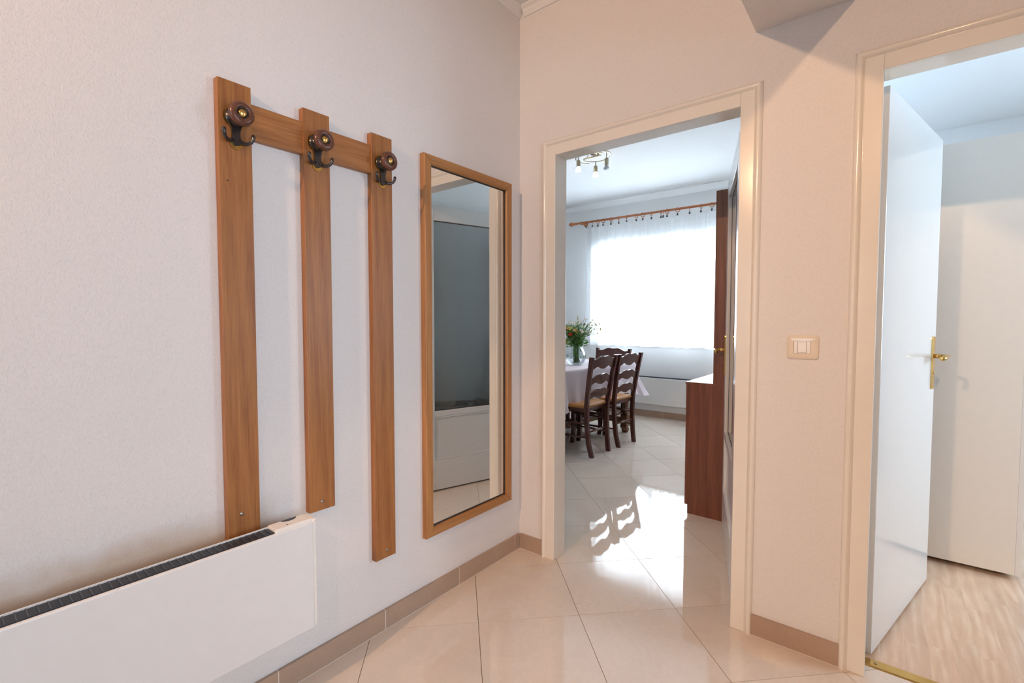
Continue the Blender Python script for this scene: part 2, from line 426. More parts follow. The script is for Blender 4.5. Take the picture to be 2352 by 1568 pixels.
# walls
w = MB(); w.box(-0.15, 0, YR-0.15, 0.15, -0.05, HC); struct('wall_left', w, M['wall_stain'], 'white stucco wall carrying the coat rack and mirror, sooted above the heater', 'wall')
D1 = (0.228, 1.063, 2.022); D2 = (1.491, 2.330, 2.022); WT = 0.15
RV = 0.058
r1 = (D1[0]-RV, D1[1]+RV, D1[2]+RV); r2 = (D2[0]-RV, D2[1]+RV, D2[2]+RV)
w = MB()
w.box(-0.15, r1[0], 0, WT, -0.05, HC); w.box(r1[1], r2[0], 0, WT, -0.05, HC); w.box(r2[1], XR+0.15, 0, WT, -0.05, HC)
w.box(r1[0], r1[1], 0, WT, r1[2], HC); w.box(r2[0], r2[1], 0, WT, r2[2], HC)
struct('wall_back', w, M['wall'], 'white stucco wall with the two cream framed doorways', 'wall')
w = MB(); w.box(XR, XR+0.15, YR, -2.65, -0.05, HC); w.box(XR, XR+0.15, -1.25, 0, -0.05, HC); w.box(XR, XR+0.15, -2.65, -1.25, -0.05, 0.25); w.box(XR, XR+0.15, -2.65, -1.25, 2.05, HC)
struct('wall_right', w, M['wall'], 'white stucco hall wall with the tall entrance window', 'wall')
w = MB(); w.box(0, 0.16, YR-0.15, YR, -0.05, HC); w.box(1.08, XR, YR-0.15, YR, -0.05, HC); w.box(0.16, 1.08, YR-0.15, YR, -0.05, 0.75); w.box(0.16, 1.08, YR-0.15, YR, 2.15, HC)
struct('wall_rear', w, M['wall'], 'white stucco hall wall behind the camera with a small window', 'wall')
w = MB(); w.box(DX0-0.15, XR+0.15, YR-0.15, WT, HC, HC+0.12); struct('ceiling', w, M['ceil'], 'white hall ceiling with a slim plaster cornice', 'ceiling')
w = MB(); w.box(1.11, 1.413, YR, 0, 2.282, HC); struct('ceiling_beam', w, M['wall'], 'low stucco ceiling beam running between the two doorways', 'beam')

# dining room
w = MB(); w.box(DX0-0.15, DX0, WT, DY1, -0.05, HC); struct('wall_dining_left', w, M['smooth'], 'smooth white dining room wall opposite the glazed door', 'wall')
w = MB(); w.box(DX0-0.15, -0.15, 0, WT, -0.05, HC); struct('wall_dining_near', w, M['smooth'], 'smooth white dining room wall beside the doorway', 'wall')
w = MB(); w.box(DX1, BX0, WT, DY1, -0.05, HC); struct('wall_between', w, M['smooth'], 'smooth white partition behind the brown cabinet', 'wall')
WX0, WX1, WZ0, WZ1 = -1.58, 0.46, 0.93, 2.20
w = MB(); w.box(DX0-0.15, WX0, DY1, DY1+0.25, -0.05, HC); w.box(WX1, BX0, DY1, DY1+0.25, -0.05, HC)
w.box(WX0, WX1, DY1, DY1+0.25, -0.05, WZ0); w.box(WX0, WX1, DY1, DY1+0.25, WZ1, HC)
struct('wall_window', w, M['smooth'], 'white dining room wall with the curtained window', 'wall')
w = MB(); w.box(DX0-0.15, BX0, WT, DY1+0.25, HC, HC+0.12); struct('ceiling_dining', w, M['smooth'], 'white dining room ceiling carrying the spiral lamp', 'ceiling')
# side room
w = MB(); w.box(BX0, BX1+0.15, BY1, BY1+0.15, -0.05, HC); struct('wall_side_room_far', w, M['smooth'], 'plain white far wall of the side room', 'wall')
w = MB(); w.box(BX1, BX1+0.15, WT, 0.7, -0.05, HC); w.box(BX1, BX1+0.15, 2.5, BY1, -0.05, HC); w.box(BX1, BX1+0.15, 0.7, 2.5, -0.05, 0.85); w.box(BX1, BX1+0.15, 0.7, 2.5, 2.25, HC)
struct('wall_side_room_right', w, M['smooth'], 'white side room wall holding its window', 'wall')
w = MB(); w.box(XR+0.15, BX1+0.15, 0, WT, -0.05, HC); struct('wall_side_room_near', w, M['smooth'], 'white side room wall continuing the doorway wall', 'wall')
w = MB(); w.box(BX0, BX1+0.15, WT, BY1+0.15, HC, HC+0.12); struct('ceiling_side_room', w, M['smooth'], 'white side room ceiling above the wardrobe', 'ceiling')

# cornices
def cornice(name, label, mat, axis, a, b, wallpos, sgn, dz=0.045, dp=0.035):
    pts = [(wallpos, HC), (wallpos, HC-dz), (wallpos+sgn*0.006, HC-dz), (wallpos+sgn*0.010, HC-dz+0.010), (wallpos+sgn*dp*0.6, HC-0.016), (wallpos+sgn*dp, HC-0.008), (wallpos+sgn*dp, HC)]
    m = MB(); m.prism(pts, axis, a, b); return struct(name, m, mat, label, 'cornice')
cornice('trim_1', 'slim plaster cornice above the coat rack wall', M['ceil'], 'y', YR, 0, 0, 1)
cornice('trim_2', 'slim plaster cornice above the first doorway', M['ceil'], 'x', 0.03, 1.11, 0, -1)
cornice('trim_3', 'white plaster cornice above the dining room window', M['smooth'], 'x', DX0, DX1, DY1, -1, 0.068, 0.06)
cornice('trim_4', 'white plaster cornice along the dining room side wall', M['smooth'], 'y', WT, DY1, DX0, 1, 0.068, 0.06)
cornice('trim_5', 'white plaster cornice above the brown cabinet', M['smooth'], 'y', WT, DY1, DX1, -1, 0.068, 0.06)

# tile baseboards
def skirting(name, label, axis, edges, wallpos, sgn, h=0.079):
    root = thing(name, label, 'baseboard', kind='structure')
    lo, hi = edges[0], edges[-1]
    m = MB(); a, b = sorted((wallpos, wallpos+sgn*0.0108))
    if axis == 'y': m.box(a, b, lo, hi, -0.002, h-0.001)
    else: m.box(lo, hi, a, b, -0.002, h-0.001)
    obj('grout_bed', m, M['wgrout'], root)
    a, b = sorted((wallpos, wallpos+sgn*0.0115))
    for p, q in zip(edges[:-1], edges[1:]):
        m = MB()
        if axis == 'y': m.box(a, b, p+0.0016, q-0.0016, 0.0025, h)
        else: m.box(p+0.0016, q-0.0016, a, b, 0.0025, h)
        obj('tile', m, M['skirt'], root)
    return root
ys = [0.0-0.0115, -0.053, -0.465, -0.873, -1.289] + [-1.289-0.411*k for k in range(1, 9)]
skirting('baseboard_left', 'taupe stone skirting tiles under the coat rack wall', 'y', sorted(ys), 0, 1)
skirting('baseboard_back_corner', 'short taupe stone skirting tile between mirror corner and doorway', 'x', [0.0115, 0.153], 0, -1)
skirting('baseboard_back', 'taupe stone skirting tile below the light switch', 'x', [1.135, 1.420], 0, -1)
skirting('baseboard_window', 'taupe stone skirting tiles below the dining room heater', 'x', [DX0+0.41*k for k in range(0, 9)][:8] + [DX1], DY1, -1)
skirting('baseboard_dining_left', 'taupe stone skirting tiles along the dining room side wall', 'y', [WT+0.41*k for k in range(0, 9)] + [DY1-0.012], DX0, 1)
skirting('baseboard_dining_near', 'taupe stone skirting tiles beside the doorway in the dining room', 'x', [DX0+0.012+0.41*k for k in range(0, 6)] + [0.15], WT, 1)

# a filled screw hole in the plaster by the heater
m = MB(); m.lathe([(0.0105, 0.0), (0.0095, 0.0012), (0.006, 0.0004), (0.0, 0.0003)], (0, -1.156, 0.236), 'x', 14)
tag(obj('plug_hole', m, M['wgrout']), 'small patched screw hole in the stucco beside the heater', 'patch', kind='structure')

# ------------------------------------------------------------------ door frames
def door_frame(name, d, label, hinge_side):
    """cream lacquered lining with moulded casing on the hall face"""
    x0, x1, zt = d; root = thing(name, label, 'door frame', ((x0+x1)/2, 0, 0), kind='structure')
    cw = 0.076; fw = 0.050                                     # casing and its flat inner board
    for side, e in ((-1, x0), (1, x1)):
        m = MB(); a, b = sorted((e, e+side*fw)); m.box(a, b, -0.011, 0.002, 0, zt+fw); obj('casing_board', m, M['cream'], root, bevel=0.002)
        m = MB(); o = e+side*fw
        prof = [(0, 0), (0, -0.010), (0.0035, -0.0065), (0.006, -0.013), (0.011, -0.0185), (0.017, -0.0185), (0.022, -0.014), (0.0255, -0.006), (0.026, 0)]
        # mitred moulding: bottom square, top at 45 degrees
        n = len(prof); vs = [(o+side*p, q, 0) for p, q in prof] + [(o+side*p, q, zt+fw+p) for p, q in prof]
        m.add(vs, [(i, i+1, i+1+n, i+n) for i in range(n-1)], True); m.add(vs, [tuple(range(n)), tuple(range(n, 2*n))])
        obj('casing_moulding', m, M['cream'], root)
        m = MB(); a, b = sorted((e, e+side*RV)); m.box(a, b, 0.0, 0.092, 0, zt+RV); obj('jamb_lining', m, M['cream'], root, bevel=0.002)
    m = MB(); m.box(x0, x1, -0.011, 0.002, zt, zt+fw); obj('casing_board', m, M['cream'], root, bevel=0.002)
    m = MB(); n = len(prof)
    vs = [(x0-fw-p, q, zt+fw+p) for p, q in prof] + [(x1+fw+p, q, zt+fw+p) for p, q in prof]
    m.add(vs, [(i, i+1, i+1+n, i+n) for i in range(n-1)], True); m.add(vs, [tuple(range(n)), tuple(range(n, 2*n))]); obj('casing_moulding', m, M['cream'], root)
    m = MB(); m.box(x0, x1, 0.0, 0.092, zt, zt+RV); obj('head_lining', m, M['cream'], root, bevel=0.002)
    return root
door_frame('trim_6', D1, 'cream lacquered frame around the dining room doorway', 1)
door_frame('trim_7', D2, 'cream lacquered frame around the side room doorway', -1)

def lever_handle(parent, x, z, y0, sy, toward):
    """brass long-plate lever handle, local coords of the leaf; sy = outward direction of the face"""
    pl = MB()
    hw, hh = 0.018, 0.118; pts = []
    for cx, cz, a0 in ((hw-0.012, hh-0.012, 0), (-hw+0.012, hh-0.012, 90), (-hw+0.012, -hh+0.012, 180), (hw-0.012, -hh+0.012, 270)):
        for k in range(5):
            a = math.radians(a0+22.5*k); pts.append((x+cx+0.012*math.cos(a), z-0.03+cz+0.012*math.sin(a)))
    pl.prism(pts, 'y', y0-sy*0.001, y0+sy*0.0065)
    plate = obj('handle_plate', pl, M['brass'], parent, local=True, bevel=0.002)
    h = MB()
    h.tube([(x, y0+sy*0.004, z), (x, y0+sy*0.03, z)], 0.0095, 12)
    h.tube([(x, y0+sy*0.024, z), (x, y0+sy*0.046, z), (x+toward*0.012, y0+sy*0.055, z+0.001), (x+toward*0.03, y0+sy*0.058, z+0.002), (x+toward*0.075, y0+sy*0.058, z), (x+toward*0.105, y0+sy*0.055, z-0.003), (x+toward*0.115, y0+sy*0.05, z-0.006)],
           [0.0085, 0.0085, 0.0085, 0.008, 0.0095, 0.0105, 0.008], 10)
    obj('lever', h, M['brass'], plate, local=True)
    k = MB(); k.lathe([(0.0, sy*0.0085), (0.006, sy*0.0080), (0.0065, sy*0.0055)], (x, y0, z-0.075), 'y', 12); obj('keyhole', k, M['oldbrass'], plate, local=True)

# glazed leaf of the dining room door, hinge on the right jamb
th1 = math.atan2(0.95588, -0.29376)
d1 = thing('door_1', 'white door leaf with a tall glass pane, ajar into the dining room', 'door', (1.02, 0.175, 0), th1, kind='structure')
LW, LT = 0.858, 0.040
def rail(parent, name, x0, x1, z0, z1, y0=-LT, y1=0.0, mat='grey_lacquer', bev=0.003):
    m = MB(); m.box(x0, x1, y0, y1, z0, z1); return obj(name, m, M[mat], parent, local=True, bevel=bev)
GX0, GX1, GZ0, GZ1 = 0.105, LW-0.105, 0.575, 1.909
rail(d1, 'stile', 0, GX0, 0.010, 2.010); rail(d1, 'stile', GX1, LW, 0.010, 2.010)
rail(d1, 'rail', GX0, GX1, GZ1, 2.010); rail(d1, 'rail', GX0, GX1, 0.535, GZ0); rail(d1, 'rail', GX0, GX1, 0.010, 0.222)
rail(d1, 'panel', GX0-0.002, GX1+0.002, 0.218, 0.540, -0.026, -0.013, bev=0)
for x0, x1, z0, z1 in ((GX0, GX0+0.012, 0.222, 0.535), (GX1-0.012, GX1, 0.222, 0.535), (GX0, GX1, 0.222, 0.236), (GX0, GX1, 0.521, 0.535)):
    rail(d1, 'panel_bead', x0, x1, z0, z1, -0.03, -0.004, bev=0.003)
m = MB(); m.box(GX0-0.004, GX1+0.004, -0.023, -0.019, GZ0-0.004, GZ1+0.004); obj('pane', m, M['pane'], d1, local=True)
for x0, x1, z0, z1 in ((GX0, GX0+0.004, GZ0, GZ1), (GX1-0.004, GX1, GZ0, GZ1), (GX0, GX1, GZ0, GZ0+0.004), (GX0, GX1, GZ1-0.004, GZ1)):
    rail(d1, 'seal', x0, x1, z0, z1, -0.0188, -0.0175, 'rubber', 0)
lever_handle(d1, LW-0.058, 1.045, 0.0, 1, -1); lever_handle(d1, LW-0.058, 1.045, -LT, -1, -1)

# plain leaf of the side room door, hinge on the left jamb
th2 = math.atan2(0.911-0.124, 1.693-1.507)
d2 = thing('door_2', 'plain glossy white door leaf standing open into the side room', 'door', (1.507, 0.124, 0), th2, kind='structure')
rail(d2, 'leaf_panel', 0, 0.809, 0.010, 2.020, 0.0, 0.040, 'white_lacquer', 0.003)
lever_handle(d2, 0.809-0.055, 1.055, 0.0, -1, -1); lever_handle(d2, 0.809-0.055, 1.055, 0.040, 1, -1)

# ------------------------------------------------------------------ windows (dining, side room, hall)
def window(name, label, x0, x1, z0, z1, yc, mull=(0.5,), axis='x'):
    root = thing(name, label, 'window', kind='structure')
    def bx(m, a0, a1, b0, b1, c0, c1):
        if axis == 'x': m.box(a0, a1, yc+b0, yc+b1, c0, c1)
        else: m.box(yc+b0, yc+b1, a0, a1, c0, c1)
        return m
    f = 0.055
    for a0, a1, c0, c1 in ((x0, x0+f, z0, z1), (x1-f, x1, z0, z1), (x0+f, x1-f, z0, z0+f), (x0+f, x1-f, z1-f, z1)):
        obj('frame_bar', bx(MB(), a0, a1, -0.03, 0.03, c0, c1), M['white_lacquer'], root, bevel=0.003)
    xs = [x0+f] + [x0+(x1-x0)*q for q in mull] + [x1-f]
    for q in mull: obj('mullion', bx(MB(), x0+(x1-x0)*q-0.04, x0+(x1-x0)*q+0.04, -0.03, 0.03, z0+f, z1-f), M['white_lacquer'], root, bevel=0.003)
    for a, b in zip(xs[:-1], xs[1:]): obj('pane', bx(MB(), a, b, -0.004, 0.004, z0+f, z1-f), M['pane'], root)
    return root
w1 = window('window_1', 'white framed dining room window behind sheer curtains', WX0, WX1, WZ0, WZ1, DY1+0.14, (0.34, 0.67))
m = MB(); m.box(WX0-0.02, WX1+0.02, DY1-0.03, DY1+0.12, WZ0-0.03, WZ0-0.001); obj('sill', m, M['white_lacquer'], w1, bevel=0.004)
window('window_2', 'white framed side room window', 0.7, 2.5, 0.85, 2.25, BX1+0.08, (0.5,), 'y')
window('window_3', 'tall white framed entrance window', -2.65, -1.25, 0.25, 2.05, XR+0.08, (0.5,), 'y')
window('window_4', 'small white framed window at the end of the hall', 0.16, 1.08, 0.75, 2.15, YR-0.08, ())

# ------------------------------------------------------------------ coat rack
rk = thing('coat_rack', 'oak coat rack of three staggered boards with three knobbed hooks', 'coat rack', (0, -1.136, 0.295))
def screw(parent, x, y, z, r=0.0055):
    s = MB(); s.lathe([(0.0, 0.0022), (r*0.6, 0.0020), (r, 0.0006), (r, -0.001)], (x, y, z), 'x', 12); sc = obj('screw', s, M['steel'], parent)
boards = [(-1.432, -1.341, 0.545, 'oak_z', 0.634, -1.394), (-1.182, -1.089, 0.565, 'oak_knot', 0.594, -1.137), (-0.924, -0.832, 0.295, 'oak_z', 0.325, -0.873)]
def hook(y):
    z = 1.792; x0 = 0.026
    m = MB()
    # brass escutcheon: disc, waist and rounded tail
    pts = []
    for k in range(25):
        a = math.radians(-60 + 300*k/24); pts.append((y+0.0325*math.cos(a), z+0.006+0.0325*math.sin(a)))
    pts += [(y-0.012, z-0.035), (y-0.0115, z-0.055)]
    for k in range(9):
        a = math.radians(180+180*k/8); pts.append((y+0.0165*math.cos(a), z-0.068+0.0175*math.sin(a)))
    pts += [(y+0.0115, z-0.055), (y+0.012, z-0.035)]
    m.prism(pts, 'x', x0-0.001, x0+0.0025)
    hk = obj('coat_hook', None or iron(y, z, x0), M['iron'], rk, 'black iron double hook')
    obj('escutcheon', m, M['oldbrass'], hk, 'brass back plate')
    for dz in (-0.030, -0.064):
        q = MB(); q.lathe([(0.0, x0+0.0082), (0.0016, x0+0.0082), (0.0018, x0+0.007)], (0, y, z+dz), 'x', 10); obj('screw', q, M['screwhole'], hk)
    k = MB(); kx = x0+0.022
    k.lathe([(0.010, kx), (0.018, kx+0.004), (0.029, kx+0.010), (0.0345, kx+0.019), (0.0335, kx+0.027), (0.028, kx+0.033), (0.021, kx+0.0345), (0.0165, kx+0.032), (0.0150, kx+0.028), (0.0, kx+0.028)], (0, y, z+0.006), 'x', 32)
    obj('knob', k, M['knobwood'], hk, 'turned brown wooden knob')
    r = MB(); r.lathe([(0.0163, kx+0.029), (0.0160, kx+0.032), (0.0128, kx+0.0315), (0.0122, kx+0.028)], (0, y, z+0.006), 'x', 24, cap=False); obj('knob_ring', r, M['iron'], hk)
    b = MB(); b.lathe([(0.0125, kx+0.028), (0.0112, kx+0.032), (0.007, kx+0.0345), (0.0, kx+0.0355)], (0, y, z+0.006), 'x', 20); obj('knob_cap', b, M['brass'], hk, 'domed brass cap')
def iron(y, z, x0):
    m = MB()
    m.lathe([(0.0285, x0+0.002), (0.0280, x0+0.005), (0.022, x0+0.009), (0.0155, x0+0.017), (0.0140, x0+0.028)], (0, y, z+0.006), 'x', 24)
    pts = [(y-0.019, z-0.012), (y-0.0125, z-0.026), (y-0.0105, z-0.040), (y-0.012, z-0.052), (y-0.0150, z-0.058), (y-0.0125, z-0.066), (y-0.007, z-0.074), (y, z-0.0765), (y+0.007, z-0.074), (y+0.0125, z-0.066), (y+0.0150, z-0.058), (y+0.012, z-0.052), (y+0.0105, z-0.040), (y+0.0125, z-0.026), (y+0.019, z-0.012)]
    m.prism(pts, 'x', x0+0.002, x0+0.0075)
    for s in (-1, 1):
        path = [(x0+0.004, y+s*0.010, z-0.060), (x0+0.008, y+s*0.018, z-0.064), (x0+0.014, y+s*0.027, z-0.065), (x0+0.020, y+s*0.035, z-0.060), (x0+0.024, y+s*0.039, z-0.051), (x0+0.025, y+s*0.040, z-0.043), (x0+0.025, y+s*0.0395, z-0.038)]
        m.tube(path, [0.0058, 0.0055, 0.0050, 0.0048, 0.0050, 0.0056, 0.0042], 10)
    return m
for i, (y0, y1, zb, mt, zs, ysw) in enumerate(boards):
    m = MB(); m.box(0.0, 0.026, y0, y1, zb, 1.900)
    b = obj('upright_board', m, M[mt], rk, bevel=0.0018)
    screw(b, 0.026, ysw, zs)
    if i == 0:
        q = MB(); q.lathe([(0.0, 0.0263), (0.0022, 0.0262), (0.0028, 0.0255)], (0, -1.410, 1.614), 'x', 8); obj('nail_hole', q, M['screwhole'], b)
for y0, y1 in ((-1.341, -1.182), (-1.089, -0.924)):
    m = MB(); m.box(0.0, 0.021, y0-0.001, y1+0.001, 1.752, 1.855); obj('cross_rail', m, M['oak_y'], rk, bevel=0.0015)
for y0, y1, *_ in boards: hook((y0+y1)/2)

# ------------------------------------------------------------------ mirror
MY0, MY1, MZ0, MZ1 = -0.672, -0.101, 0.292, 1.896; FW = 0.040; FD = 0.030
mr = thing('wall_mirror', 'tall mirror in a honey coloured wooden frame on the stucco wall', 'mirror', (0, (MY0+MY1)/2, MZ0))
def frame_piece(kind):
    m = MB()
    # section: u = distance from the outer edge, x = depth
    sec = [(0, 0.0), (0, FD-0.003), (0.003, FD), (FW-0.008, FD), (FW-0.002, FD-0.004), (FW, FD-0.009), (FW, 0.012), (FW-0.006, 0.0)]
    n = len(sec); vs = []
    for end in (0, 1):
        for u, x in sec:
            if kind == 'bottom': p = (x, (MY0+u) if end == 0 else (MY1-u), MZ0+u)
            if kind == 'top': p = (x, (MY0+u) if end == 0 else (MY1-u), MZ1-u)
            if kind == 'near': p = (x, MY0+u, (MZ0+u) if end == 0 else (MZ1-u))
            if kind == 'far': p = (x, MY1-u, (MZ0+u) if end == 0 else (MZ1-u))
            vs.append(p)
    m.add(vs, [(i, (i+1) % n, (i+1) % n+n, i+n) for i in range(n)] + [tuple(range(n)), tuple(range(n, 2*n))]); return m
for k, mt in (('bottom', 'pine_y'), ('top', 'pine_y'), ('near', 'pine_z'), ('far', 'pine_z')):
    p = obj('frame_piece', frame_piece(k), M[mt], mr, bevel=0.0012)
    if k == 'top': screw(p, FD, -0.628, 1.877, 0.004); screw(p, FD, -0.150, 1.877, 0.004)
    if k == 'bottom': screw(p, FD, -0.379, 0.310, 0.004)
m = MB(); m.box(0.006, 0.0125, MY0+FW-0.006, MY1-FW+0.006, MZ0+FW-0.006, MZ1-FW+0.006); obj('mirror_glass', m, M['mirror'], mr)
for a0, a1, c0, c1 in ((MY0+FW, MY0+FW+0.0015, MZ0+FW, MZ1-FW), (MY1-FW-0.003, MY1-FW, MZ0+FW, MZ1-FW), (MY0+FW, MY1-FW, MZ0+FW, MZ0+FW+0.003), (MY0+FW, MY1-FW, MZ1-FW-0.003, MZ1-FW)):
    m = MB(); m.box(0.0125, 0.0165, a0, a1, c0, c1); obj('dark_edge_strip', m, M['rubber'], mr)  # thin dark strip along each edge of the mirror glass

# ------------------------------------------------------------------ panel heaters
def heater(label, axis, wallpos, sgn, a0, a1, z0, z1, ctrl, depth=(0.058, 0.066, 0.122), mat='heater', lift=0.0):
    """a convector; along coordinate a (a1 = control end), d outwards from the wall"""
    root = thing('panel_heater', label, 'heater', ((wallpos, (a0+a1)/2, z0) if axis == 'y' else ((a0+a1)/2, wallpos, z0)))
    dr = 1 if a1 > a0 else -1
    def bx(m, p0, p1, d0, d1, c0, c1):
        p0, p1 = sorted((p0, p1)); e0, e1 = sorted((wallpos+sgn*d0, wallpos+sgn*d1))
        if axis == 'y': m.box(e0, e1, p0, p1, c0, c1)
        else: m.box(p0, p1, e0, e1, c0, c1)
        return m
    D0, D1_, D2_ = depth
    ce = a1 - dr*ctrl
    obj('back_panel', bx(MB(), a0, a1-dr*0.012, D0, D1_-0.002, z0+0.01, z1-0.03), M[mat], root, bevel=0.001)
    for q in (0.2, 0.8): obj('wall_bracket', bx(MB(), a0+(a1-a0)*q-0.02, a0+(a1-a0)*q+0.02, 0.001, D0+0.001, z0+0.05, z1-0.06), M[mat], root)
    m = MB(); fp = bx(m, a0, a1-dr*0.010, D2_-0.012, D2_, z0, z1-0.006); obj('front_panel', fp, M[mat], root, bevel=0.004)
    obj('back_rim', bx(MB(), a0, ce, D1_-0.004, D1_, z1-0.06, z1), M[mat], root, bevel=0.001)
    obj('bottom_tray', bx(MB(), a0, a1-dr*0.01, D1_-0.004, D2_-0.01, z0+0.004, z0+0.012), M[mat], root)
    gr = obj('grille_bed', bx(MB(), a0, ce, D1_-0.0005, D2_-0.0115, z1-0.040, z1-0.0045+lift), M['slot'], root)
    n = int(abs(ce-a0)/0.0175)
    fin = None
    for k in range(n):
        p = a0 + dr*(k+0.5)*0.0175
        if fin is None:
            fm = bx(MB(), -0.0012, 0.0012, D1_-0.0004, D2_-0.0116, z1-0.012, z1-0.0030+lift)
            fin = obj('grille_fin', fm, M['fin'], gr, local=False)
            f = fin; base = p
            f.location = ((0, p, 0) if axis == 'y' else (p, 0, 0))
        else:
            f = fin.copy(); C.objects.link(f); f.location = ((0, p, 0) if axis == 'y' else (p, 0, 0))
    obj('end_cap', bx(MB(), a1-dr*0.012, a1, D0+0.004, D2_-0.001, z0+0.004, z1+0.002), M['heater_cap'], root, bevel=0.004, seg=3)
    cb = obj('control_box', bx(MB(), ce, a1-dr*0.011, D0+0.003, D2_-0.006, z1-0.045, z1+0.004), M['heater_cap'], root, bevel=0.004, seg=3)
    p = a1 - dr*0.062; dm = (D0+D2_)/2
    # flat dark crescent and lamp laid on the control box
    m = MB(); pts = []
    for k in range(13):
        a = PI*k/12; pts.append((p+0.024*math.cos(a), wallpos+sgn*(D0+0.006)+sgn*0.017*math.sin(a)))
    if axis == 'y': pts = [(q, p_) for p_, q in pts]
    m.prism(pts, 'z', z1+0.0035, z1+0.0046); obj('dark_crescent', m, M['slot'], cb)
    m = MB(); q = p - dr*0.022; o = (wallpos+sgn*(D2_-0.018), q, z1+0.004) if axis == 'y' else (q, wallpos+sgn*(D2_-0.018), z1+0.004)
    m.lathe([(0.0024, -0.001), (0.0022, 0.0006), (0, 0.0008)], o, 'z', 10); obj('indicator', m, M['screwhole'], cb)
    return root
heater('white convector heater fixed below the coat rack boards', 'y', 0, 1, -2.30, -1.212, 0.236, 0.585, 0.125)
heater('white convector heater below the dining room window', 'x', DY1, -1, -1.42, 0.10, 0.172, 0.512, 0.125, (0.026, 0.034, 0.085), 'heater', 0.010)

# ------------------------------------------------------------------ light switch
sw_ = thing('light_switch', 'ivory single rocker light switch between the two doorways', 'switch', (1.285, 0, 1.117))
def rrect(cx, cz, hw, hh, r, n=6, bulge=0.0):
    pts = []
    for sx, sz, a0 in ((1, 1, 0), (-1, 1, 90), (-1, -1, 180), (1, -1, 270)):
        for k in range(n+1):
            a = math.radians(a0+90*k/n); pts.append((cx+sx*(hw-r)+r*math.cos(a), cz+sz*(hh-r)+r*math.sin(a)))
    return pts
def loft(m, rings):
    n = len(rings[0][0]); vs = []
    for pts, y in rings: vs += [(p, y, q) for p, q in pts]
    for i in range(len(rings)-1): m.add(vs, [(i*n+k, i*n+(k+1) % n, (i+1)*n+(k+1) % n, (i+1)*n+k) for k in range(n)], True)
    return m
cx, cz = 1.285, 1.117; hw, hh = 0.049, 0.0425
m = MB(); loft(m, [(rrect(cx, cz, hw, hh, 0.010), 0.0), (rrect(cx, cz, hw, hh, 0.010), -0.004), (rrect(cx, cz, hw-0.003, hh-0.003, 0.009), -0.0075), (rrect(cx, cz, hw-0.010, hh-0.010, 0.006), -0.0105), (rrect(cx-0.001, cz, 0.0262, 0.0232, 0.0012), -0.0112), (rrect(cx-0.001, cz, 0.0255, 0.0225, 0.001), -0.0075)])
obj('cover_plate', m, M['plastic'], sw_)
m = MB(); m.box(cx-0.0265, cx+0.0245, -0.0078, 0.0, cz-0.0225, cz+0.0225); obj('mounting_frame', m, M['plastic'], sw_)
for a0, a1 in ((cx-0.0262, cx-0.0152), (cx+0.0132, cx+0.0242)):
    m = MB(); m.box(a0, a1, -0.0105, -0.006, cz-0.0222, cz+0.0222); obj('blank_module', m, M['plastic'], sw_, bevel=0.0006)
m = MB(); m.box(cx-0.0147, cx+0.0127, -0.0085, -0.006, cz-0.0222, cz+0.0222); obj('rocker_seat', m, M['plastic'], sw_)
m = MB(); m.box(cx-0.0143, cx+0.0123, -0.0122, -0.006, cz-0.0185, cz+0.0180); obj('rocker', m, M['plastic'], sw_, bevel=0.001)
for c0, c1 in ((cz-0.0220, cz-0.0192), (cz+0.0187, cz+0.0220)):
    m = MB(); m.box(cx-0.0143, cx+0.0123, -0.0104, -0.006, c0, c1); obj('rocker_lip', m, M['plastic'], sw_)

# ------------------------------------------------------------------ hutch cabinet
HY0, HY1 = 1.016, 2.30
hc = thing('hutch_cabinet', 'brown sapele cabinet with a narrow upper case on a deeper base', 'cabinet', (0.80, (HY0+HY1)/2, 0))
m = MB(); m.box(0.556, 1.100, HY0, HY1, 0.0, 0.818); obj('base_case', m, M['sapele'], hc)
m = MB(); m.box(0.534, 1.100, HY0-0.001, HY1, 0.818, 0.832); obj('base_top', m, M['sapele'], hc, bevel=0.001)
m = MB(); m.box(0.716, 1.100, HY0, HY1, 0.832, 1.988); obj('upper_case', m, M['sapele'], hc)
n = 3; dw = (HY1-HY0)/n
for k in range(n):
    for (xf, z0, z1, hz) in ((0.5375, 0.055, 0.8175, 0.62), (0.6975, 0.8325, 1.988, 1.30)):
        m = MB(); m.box(xf, xf+0.0185, HY0+k*dw+0.0015, HY0+(k+1)*dw-0.0015, z0, z1); dr = obj('cabinet_door', m, M['sapele'], hc, bevel=0.001)
        for q in (0.15, 0.85):
            zz = z0+(z1-z0)*q
            h = MB(); yy = HY0+k*dw+0.06
            h.box(xf-0.008, xf+0.001, yy-0.03, yy+0.03, zz-0.03, zz+0.03); obj('moulded_pull', h, M['sapele'], dr, bevel=0.003)

